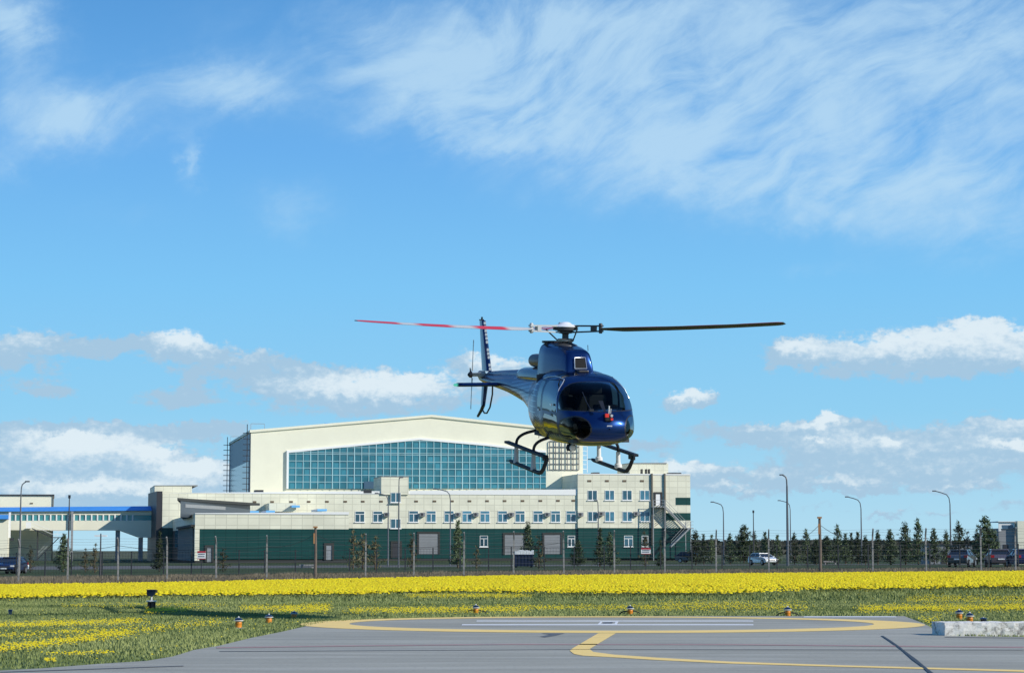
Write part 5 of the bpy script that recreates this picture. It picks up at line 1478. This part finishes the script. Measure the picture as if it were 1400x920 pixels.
# tail surfaces
def fin(name, root, tip, thick, m, parent):
    # root / tip: (x_lead, x_trail, z) ; symmetric section
    vs = []
    prof = [(0, 0), (.12, .5), (.35, .5), (.75, .25), (1, .04), (1, -.04), (.75, -.25), (.35, -.5), (.12, -.5)]
    for (xl, xt, z, yo, th_) in (root, tip):
        for a, b in prof: vs.append((xl + (xt - xl) * a, yo + b * th_, z))
    n = len(prof); fs = [tuple(range(n)), tuple(range(2 * n - 1, n - 1, -1))] + [(i, (i + 1) % n, n + (i + 1) % n, n + i) for i in range(n)]
    mb = MB(); mb.add(vs, fs); return mb.build(name, m, parent, True)


vf = fin('upper_fin', (-6.55, -7.35, 2.05, 0, .14), (-7.15, -7.62, 3.38, 0, .10), 0, BLUE, heli)
mb = MB()
for k in range(13):
    if k in (2, 6): continue
    t = .02 + .075 * k; mb.cut(); mb.box(-6.56 - .6 * t - .0, -6.53 - .6 * t, -.03, .03, 2.05 + 1.33 * t, 2.05 + 1.33 * (t + .055))
mb.each('silver_edge', SILV, vf)
mb = MB(); mb.tube([(-7.4, 0, 3.37), (-7.38, 0, 3.47)], .025, 8); mb.box(-7.5, -7.35, -.05, .05, 3.38, 3.41); mb.build('beacon', SEAL, vf)
fin('lower_fin', (-6.75, -7.30, 1.98, 0, .12), (-7.12, -7.45, 1.12, 0, .08), 0, BLUE, heli)
mb = MB(); mb.tube([(-6.3, 0, 1.80), (-6.32, 0, 1.45), (-6.55, 0, 1.10), (-6.85, 0, .93), (-7.1, 0, .92), (-7.35, 0, 1.02)], .022, 8); mb.build('tail_guard', SEAL, heli, True)
mb = MB(); mb.tube([(-7.2, 0, 1.12), (-7.4, 0, .98), (-7.75, 0, .80)], [.05, .045, .035], 8); mb.build('tail_bumper', SEAL, heli, True)
def hfin():
    prof = [(0, 0), (.12, .5), (.4, .5), (.8, .2), (1, .03), (1, -.03), (.8, -.2), (.4, -.45), (.12, -.4)]; vs = []
    for y in (-1.27, 1.27):
        for a, b in prof: vs.append((-4.95 - .46 * a, y, 1.76 + b * .11))
    n = len(prof); mb = MB(); mb.add(vs, [tuple(range(n)), tuple(range(2 * n - 1, n - 1, -1))] + [(i, (i + 1) % n, n + (i + 1) % n, n + i) for i in range(n)])
    return mb.build('horizontal_stabiliser', BLUE, heli, True)
hs_ = hfin()
GRN = mat('green navigation light', (.05, .6, .35), .2); GRN.node_tree.nodes['Principled BSDF'].inputs['Emission Color'].default_value = (.2, 1, .7, 1); GRN.node_tree.nodes['Principled BSDF'].inputs['Emission Strength'].default_value = .4
mb = MB(); mb.lathe([(.01, -1.38), (.035, -1.35), (.045, -1.28)], (-5.1, 0, 1.76), 10, axis='y'); mb.build('navigation_light', GRN, hs_, True)
# tail rotor on the starboard side
DKG = mat('dark grey composite', (.045, .047, .05), .5); LGR = mat('light grey composite', (.42, .43, .42), .5)
mb = MB(); mb.lathe([(.05, -.12), (.05, -.44), (.03, -.47)], (-6.9, 0, 1.95), 12, axis='y'); mb.lathe([(.10, -.05), (.11, -.2), (.06, -.24)], (-6.9, 0, 1.95), 14, axis='y')
mb.tube([(-6.7, -.2, 2.0), (-6.88, -.42, 1.98)], .02, 6); trh = mb.build('tail_rotor_hub', LGR, heli, True)
for sg in (-1, 1):
    an = R(82); dx, dz = math.cos(an) * sg, math.sin(an) * sg; px_, pz_ = -math.sin(an), math.cos(an); vs = []
    for r_, ch, th_, pit in ((.10, .06, .04, .2), (.25, .12, .03, .25), (.50, .185, .022, .22), (.93, .185, .014, .15)):
        for a, b in ((.5, 0), (.3, .5), (-.5, .05), (-.5, -.05), (.3, -.5)):
            ca = a * ch; vs.append((-6.95 + dx * r_ + px_ * ca * math.cos(pit), -.38 + b * th_ + ca * math.sin(pit), 1.95 + dz * r_ + pz_ * ca * math.cos(pit)))
    n = 5; mb = MB(); mb.add(vs, [tuple(range(n)), tuple(range(4 * n - 1, 3 * n - 1, -1))] + [(i * n + j, i * n + (j + 1) % n, (i + 1) * n + (j + 1) % n, (i + 1) * n + j) for i in range(3) for j in range(n)])
    mb.build('tail_rotor_blade', LGR, trh)
mb = MB(); mb.tube([(-6.95, -.42, 1.95), (-6.95, -.44, 2.13)], [.03, .012], 6); mb.lathe([(.09, -.41), (.07, -.48), (.02, -.52)], (-6.9, 0, 1.95), 12, axis='y'); mb.build('pitch_spider', SEAL, trh)

# main rotor: hub, mast, three blades
HZ = 3.30
mb = MB(); mb.lathe([(.11, 2.85), (.085, 2.9), (.075, 3.15), (.10, 3.17), (.10, 3.2)], n=20); mb.lathe([(.30, 2.84), (.28, 2.9), (.16, 2.95)], n=24); mast_ = mb.build('rotor_mast', DKG, heli, True)
mb = MB(); mb.lathe([(.18, 2.97), (.20, 2.99), (.20, 3.03), (.17, 3.05)], n=24); mb.build('swash_plate', mat('worn steel', (.28, .27, .25), .4, metal=.7), mast_, True)
mb = MB(); mb.lathe([(.16, HZ - .07), (.29, HZ - .05), (.30, HZ - .01), (.28, HZ + .02)], n=30); mb.lathe([(.14, 3.17), (.2, 3.19), (.2, 3.225), (.14, 3.24)], n=24); hub = mb.build('rotor_hub', DKG, heli, True)
mb = MB(); mb.lathe([(.315, HZ + .022), (.32, HZ + .04), (.28, HZ + .065), (.16, HZ + .085), (.10, HZ + .13), (.05, HZ + .14)], n=30); mb.build('hub_cap', mat('white hub cap', (.75, .76, .74), .35), hub, True)
UPW = mat('blade upper surface', (.55, .56, .53), .45); N, L = nodes(UPW); p_ = N['Principled BSDF']
tcb = N.new('ShaderNodeTexCoord'); sb = N.new('ShaderNodeSeparateXYZ'); L.new(tcb.outputs['Object'], sb.inputs[0])
rp = N.new('ShaderNodeValToRGB'); rp.color_ramp.interpolation = 'CONSTANT'; el_ = rp.color_ramp.elements
el_[0].position = 0; el_[0].color = (.42, .43, .41, 1); el_[1].position = .29; el_[1].color = (.62, .03, .035, 1)
rp.color_ramp.interpolation = 'LINEAR'; PL, RD = (.52, .52, .48, 1), (.58, .03, .035, 1); el_[1].color = PL
for ps, cc in ((.32, RD), (.44, RD), (.48, PL), (.55, PL), (.59, RD), (.71, RD), (.75, PL), (.80, PL), (.83, RD)): e_ = el_.new(ps); e_.color = cc
dv = N.new('ShaderNodeMath'); dv.operation = 'DIVIDE'; L.new(sb.outputs[0], dv.inputs[0]); dv.inputs[1].default_value = 5.5; L.new(dv.outputs[0], rp.inputs[0]); L.new(rp.outputs[0], p_.inputs['Base Color'])
LOW = mat('blade black underside', (.012, .012, .013), .55)
BL = 5.5
def blade(az_deg):
    mb = MB(); n = 12; secs = []
    for k in range(40):
        t = k / 39; r_ = .92 + (BL - .92) * t; ch = .17 + (.35 - .17) * min(1, (r_ - .92) / .5); ch *= 1 - max(0, (r_ - 5.35) / .15) * .4
        pit = R((17 if az_deg < 100 else 12.5) - (5.5 if az_deg < 100 else 8.5) * t); cone = (.012 * r_ + .0045 * r_ * r_) * (-.35 if 100 < az_deg < 200 else 1)
        ring_ = []
        for a, up, dn in ((.25, 0, 0), (.20, .07, -.03), (.0, .10, -.04), (-.3, .07, -.02), (-.75, .006, -.006)):
            ring_.append((a, up))
        pts = [(.25, 0), (.20, .025), (.05, .06), (-.25, .06), (-.75, .008), (-.75, -.008), (-.25, -.03), (.05, -.04), (.20, -.035)]
        secs.append([(r_, -(a * ch) * math.cos(pit) , cone + a * ch * math.sin(pit) + b * ch) for a, b in pts])   # clockwise rotor: leading edge on -y
    m_ = len(secs[0]); vs = [p for s in secs for p in s]
    fu = [(i * m_ + j, i * m_ + j + 1, (i + 1) * m_ + j + 1, (i + 1) * m_ + j) for i in range(39) for j in range(4)]
    fl = [(i * m_ + j, i * m_ + (j + 1) % m_, (i + 1) * m_ + (j + 1) % m_, (i + 1) * m_ + j) for i in range(39) for j in range(4, m_)]
    mb.add(vs, fu, 0); mb.v, o0 = mb.v, 0
    mb.f += fl; mb.m += [1] * len(fl); mb.f += [tuple(range(m_)), tuple(range(39 * m_ + m_ - 1, 39 * m_ - 1, -1))]; mb.m += [1, 1]
    b = mb.build('rotor_blade', [UPW, LOW], hub, True); b.location = (0, 0, HZ - .02); b.rotation_euler = (0, 0, R(az_deg))
    mb = MB()
    for s in (-.08, .07):
        mb.hexa([(.2, -.09), (.98, -.055), (.98, .055), (.2, .09)], [HZ - .02 + s - .018, HZ + .0 + s * .8 - .018, HZ + .0 + s * .8 - .018, HZ - .02 + s - .018], [HZ - .02 + s + .018, HZ + s * .8 + .018, HZ + s * .8 + .018, HZ - .02 + s + .018])
    mb.box(.70, .80, -.07, .07, HZ - .07, HZ + .055); mb.lathe([(.03, HZ - .12), (.045, HZ - .1), (.045, HZ + .1), (.03, HZ + .12)], (.93, 0, 0), 10)
    a_ = mb.build('blade_grip', LGR if az_deg > 100 else DKG, hub, True); a_.rotation_euler = (0, 0, R(az_deg))
    mb = MB(); ca, sa = math.cos(R(az_deg)), math.sin(R(az_deg)); mb.tube([(.19 * ca + .05 * sa, .19 * sa, 3.0), (.42 * ca + .2 * sa, .42 * sa - .2 * ca, HZ - .03)], .016, 6); mb.build('pitch_link', DKG, hub, True)
    return b
for a in (44.3, 170.0, 284.3): blade(a)

# landing gear
WG = mat('white fairing', (.66, .66, .63), .4); GB = mat('black gear paint', (.014, .016, .021), .6, spec=.25)
for sg in (-1, 1):
    y = 1.09 if sg > 0 else -.98
    mb = MB()
    mb.tube([(-1.25, y, .10), (-1.1, y, .09), (1.1, y, .0), (1.3, y, .02), (1.50, y, .12), (1.66, y, .27), (1.74, y, .38)], [.03, .048, .048, .048, .046, .045, .04], 12)
    mb.box(1.46, 1.84, y - .02, y + .02, .31, .40)
    sk = mb.build('skid', GB, heli, True)
    mb = MB(); mb.hexa([(-1.38, y - .11 * (1 if sg < 0 else .2)), (1.82, y - .11 * (1 if sg < 0 else .2)), (1.82, y + .11 * (.2 if sg < 0 else 1)), (-1.38, y + .11 * (.2 if sg < 0 else 1))], [.515, .385, .385, .515], [.575, .445, .445, .575]); mb.build('step', GB, sk, bevel=.012)
    for x in (-.72, .70):
        mb = MB(); mb.tube([(x, y, .06 - .04 * x), (x, y * 1.0, .2), (x, y * .995, .45 - .04 * x)], [.075, .055, .05], 10); mb.build('strut_fairing', WG if sg > 0 else LGR, sk, True)  # port struts lit white, starboard greyer: light and shade put into the colour
        if sg > 0:
            mb = MB(); mb.lathe([(.07, .06), (.095, .09), (.085, .16), (.06, .18)], (x, y, -.04 * x), 12); mb.build('clamp', WG, sk, True)
    mb = MB(); mb.tube([(-1.25, y, .10), (-1.55, y, .08)], .012, 5); mb.build('skid_spring', GB, sk)
for x in (-.72, .70):
    mb = MB(); pts = []
    for k in range(25):
        t = -1 + 2 * k / 24; a = abs(t); yy = 1.07 * math.sin(a * math.pi / 2) ** .9 if a > 0 else 0
        zz = .45 - .04 * x + .40 * math.cos(a * math.pi / 2) ** .62 if a < 1 else .45 - .04 * x
        pts.append((x, yy * (1.02 if t > 0 else -.916), zz))
    mb.tube(pts, .036, 10); mb.build('cross_tube', GB, heli, True)
# nose camera with red cover, wiper, probes, belly light, aerials
NC = 0
mb = MB(); mb.box(3.06, 3.24, -.09, .09, 1.29, 1.45); nc_ = mb.build('nose_camera', SEAL, heli, bevel=.025)
mb = MB(); mb.box(3.20, 3.255, -.095, -.01, 1.38, 1.46); mb.cut(); mb.box(3.235, 3.26, .03, .085, 1.31, 1.36); mb.each('red_cover', mat('red lens cover', (.6, .03, .02), .35), nc_)
mb = MB(); mb.lathe([(.03, 3.24), (.03, 3.27)], (0, .05, 1.415), 12, axis='x'); mb.box(3.12, 3.24, -.05, .07, 1.17, 1.2); mb.build('lens', SILV, nc_, True)
mb = MB(); mb.tube([(3.02, .06, 1.45), (3.05, .06, 1.62)], .016, 8); mb.cut(); mb.tube([(3.03, .10, 1.45), (3.05, .10, 1.56)], .01, 6); mb.each('probe', WG, heli, smooth_=True)
mb = MB(); mb.tube([(2.95, -.33, 1.53), (2.72, -.36, 1.69), (2.42, -.36, 1.90)], .010, 5); mb.box(2.93, 3.0, -.38, -.28, 1.50, 1.55); mb.build('wiper', SEAL, heli)
mb = MB(); mb.lathe([(.05, .52), (.10, .53), (.12, .60), (.10, .66), (.05, .69)], (1.55, -.34, 0), 16); lb = mb.build('belly_lamp', GB, heli, True)
mb = MB(); mb.lathe([(.075, 1.66), (.06, 1.68), (.02, 1.69)], (0, -.34, .6), 14, axis='x'); mb.build('lens', HLM, lb, True)
mb = MB(); mb.tube([(-1.3, -.2, 1.1), (-1.45, -.2, .62)], .008, 5); mb.cut(); mb.tube([(.4, .3, 2.34), (.36, .3, 2.5)], .01, 5); mb.cut(); mb.tube([(.95, .25, 2.78), (.93, .25, 2.92)], .008, 5); mb.each('aerial', GB, heli)
mb = MB(); mb.box(1.9, 1.99, -.965, -.93, 1.58, 1.63); mb.cut(); mb.box(.93, 1.0, -.955, -.93, 1.42, 1.46); mb.each('door_handle', SILV, heli)

# ================================================================== pilot, in the seat on the helicopter's right side
def person():
    pv = {'pel': ((1.45, -.40, 1.22), .15), 'waist': ((1.38, -.40, 1.38), .14), 'chest': ((1.33, -.40, 1.58), .165), 'neck0': ((1.32, -.40, 1.74), .07), 'neck': ((1.33, -.40, 1.80), .055), 'head0': ((1.35, -.40, 1.87), .085), 'head': ((1.35, -.40, 1.95), .098), 'top': ((1.34, -.40, 2.02), .07),
          'nose': ((1.45, -.40, 1.91), .018),
          'shl': ((1.33, -.22, 1.69), .065), 'ell': ((1.52, -.16, 1.44), .045), 'wrl': ((1.75, -.24, 1.34), .03), 'hal': ((1.84, -.26, 1.35), .035),
          'shr': ((1.33, -.58, 1.69), .065), 'elr': ((1.50, -.64, 1.44), .045), 'wrr': ((1.74, -.52, 1.30), .03), 'har': ((1.83, -.46, 1.32), .035),
          'kl': ((1.92, -.30, 1.25), .065), 'al': ((2.15, -.30, .96), .045), 'tl': ((2.32, -.30, .92), .035), 'kr': ((1.92, -.50, 1.25), .065), 'ar': ((2.15, -.50, .96), .045), 'tr': ((2.32, -.50, .92), .035)}
    ed = [('pel', 'waist'), ('waist', 'chest'), ('chest', 'neck0'), ('neck0', 'neck'), ('neck', 'head0'), ('head0', 'head'), ('head', 'top'), ('head0', 'nose'), ('chest', 'shl'), ('shl', 'ell'), ('ell', 'wrl'), ('wrl', 'hal'), ('chest', 'shr'), ('shr', 'elr'), ('elr', 'wrr'), ('wrr', 'har'), ('pel', 'kl'), ('kl', 'al'), ('al', 'tl'), ('pel', 'kr'), ('kr', 'ar'), ('ar', 'tr')]
    ks = list(pv)
    for w, hsgn in (('hal', 1), ('har', -1)):      # fingers curled round the controls
        b = Vector(pv[w][0])
        for q in range(5):
            off = Vector((.045 if q else .01, (q - 2) * .018, -.01 if q else .02)); k1, k2 = f'{w}f{q}', f'{w}g{q}'
            pv[k1] = (b + off, .009); pv[k2] = (b + off + Vector((.022, 0, -.03)), .008); ed += [(w, k1), (k1, k2)]
    ks = list(pv); me = bpy.data.meshes.new('person'); me.from_pydata([tuple(pv[k][0]) for k in ks], [(ks.index(a), ks.index(b)) for a, b in ed], [])
    o = bpy.data.objects.new('person', me); COL.objects.link(o); mo = o.modifiers.new('skin', 'SKIN'); bm = bmesh.new(); bm.from_mesh(me); lay = bm.verts.layers.skin.verify()
    for v, k in zip(bm.verts, ks): v[lay].radius = (pv[k][1], pv[k][1]); v[lay].use_root = (k == 'pel')
    bm.to_mesh(me); bm.free(); sd_ = o.modifiers.new('sub', 'SUBSURF'); sd_.levels = 2; sd_.render_levels = 2
    me.materials.append(mat('skin and dark clothes', (.33, .19, .13), .7)); N, L = nodes(me.materials[0]); p = N['Principled BSDF']
    t = N.new('ShaderNodeTexCoord'); s = N.new('ShaderNodeSeparateXYZ'); L.new(t.outputs['Object'], s.inputs[0]); g = N.new('ShaderNodeMath'); g.operation = 'GREATER_THAN'; L.new(s.outputs[2], g.inputs[0]); g.inputs[1].default_value = 1.78
    x = N.new('ShaderNodeMix'); x.data_type = 'RGBA'; L.new(g.outputs[0], x.inputs[0]); x.inputs[6].default_value = (.03, .035, .05, 1); x.inputs[7].default_value = (.34, .2, .14, 1); L.new(x.outputs[2], p.inputs['Base Color'])
    mb = MB(); mb.tube([(1.34, -.51, 1.93), (1.33, -.50, 2.0), (1.33, -.40, 2.075), (1.33, -.30, 2.0), (1.34, -.29, 1.93)], .016, 8)
    for yy in (-.505, -.295): mb.lathe([(.03, yy - .02), (.042, yy - .01), (.042, yy + .01), (.03, yy + .02)], (1.34, 0, 1.92), 12, axis='y')
    h_ = mb.build('headset', GB, o, True)
    mb = MB(); mb.lathe([(.105, 1.96), (.104, 2.0), (.08, 2.045), (.03, 2.062)], (1.325, -.40, 0), 16); mb.build('hair', mat('dark hair', (.02, .014, .01), .7), o, True)
    bpy.context.view_layer.update()
    tag(o, 'person with headset sitting at the controls behind the helicopter windscreen', 'person')
    o.matrix_world = heli.matrix_world.copy()
bpy.context.view_layer.update()
person()
print('objects', len(bpy.data.objects))
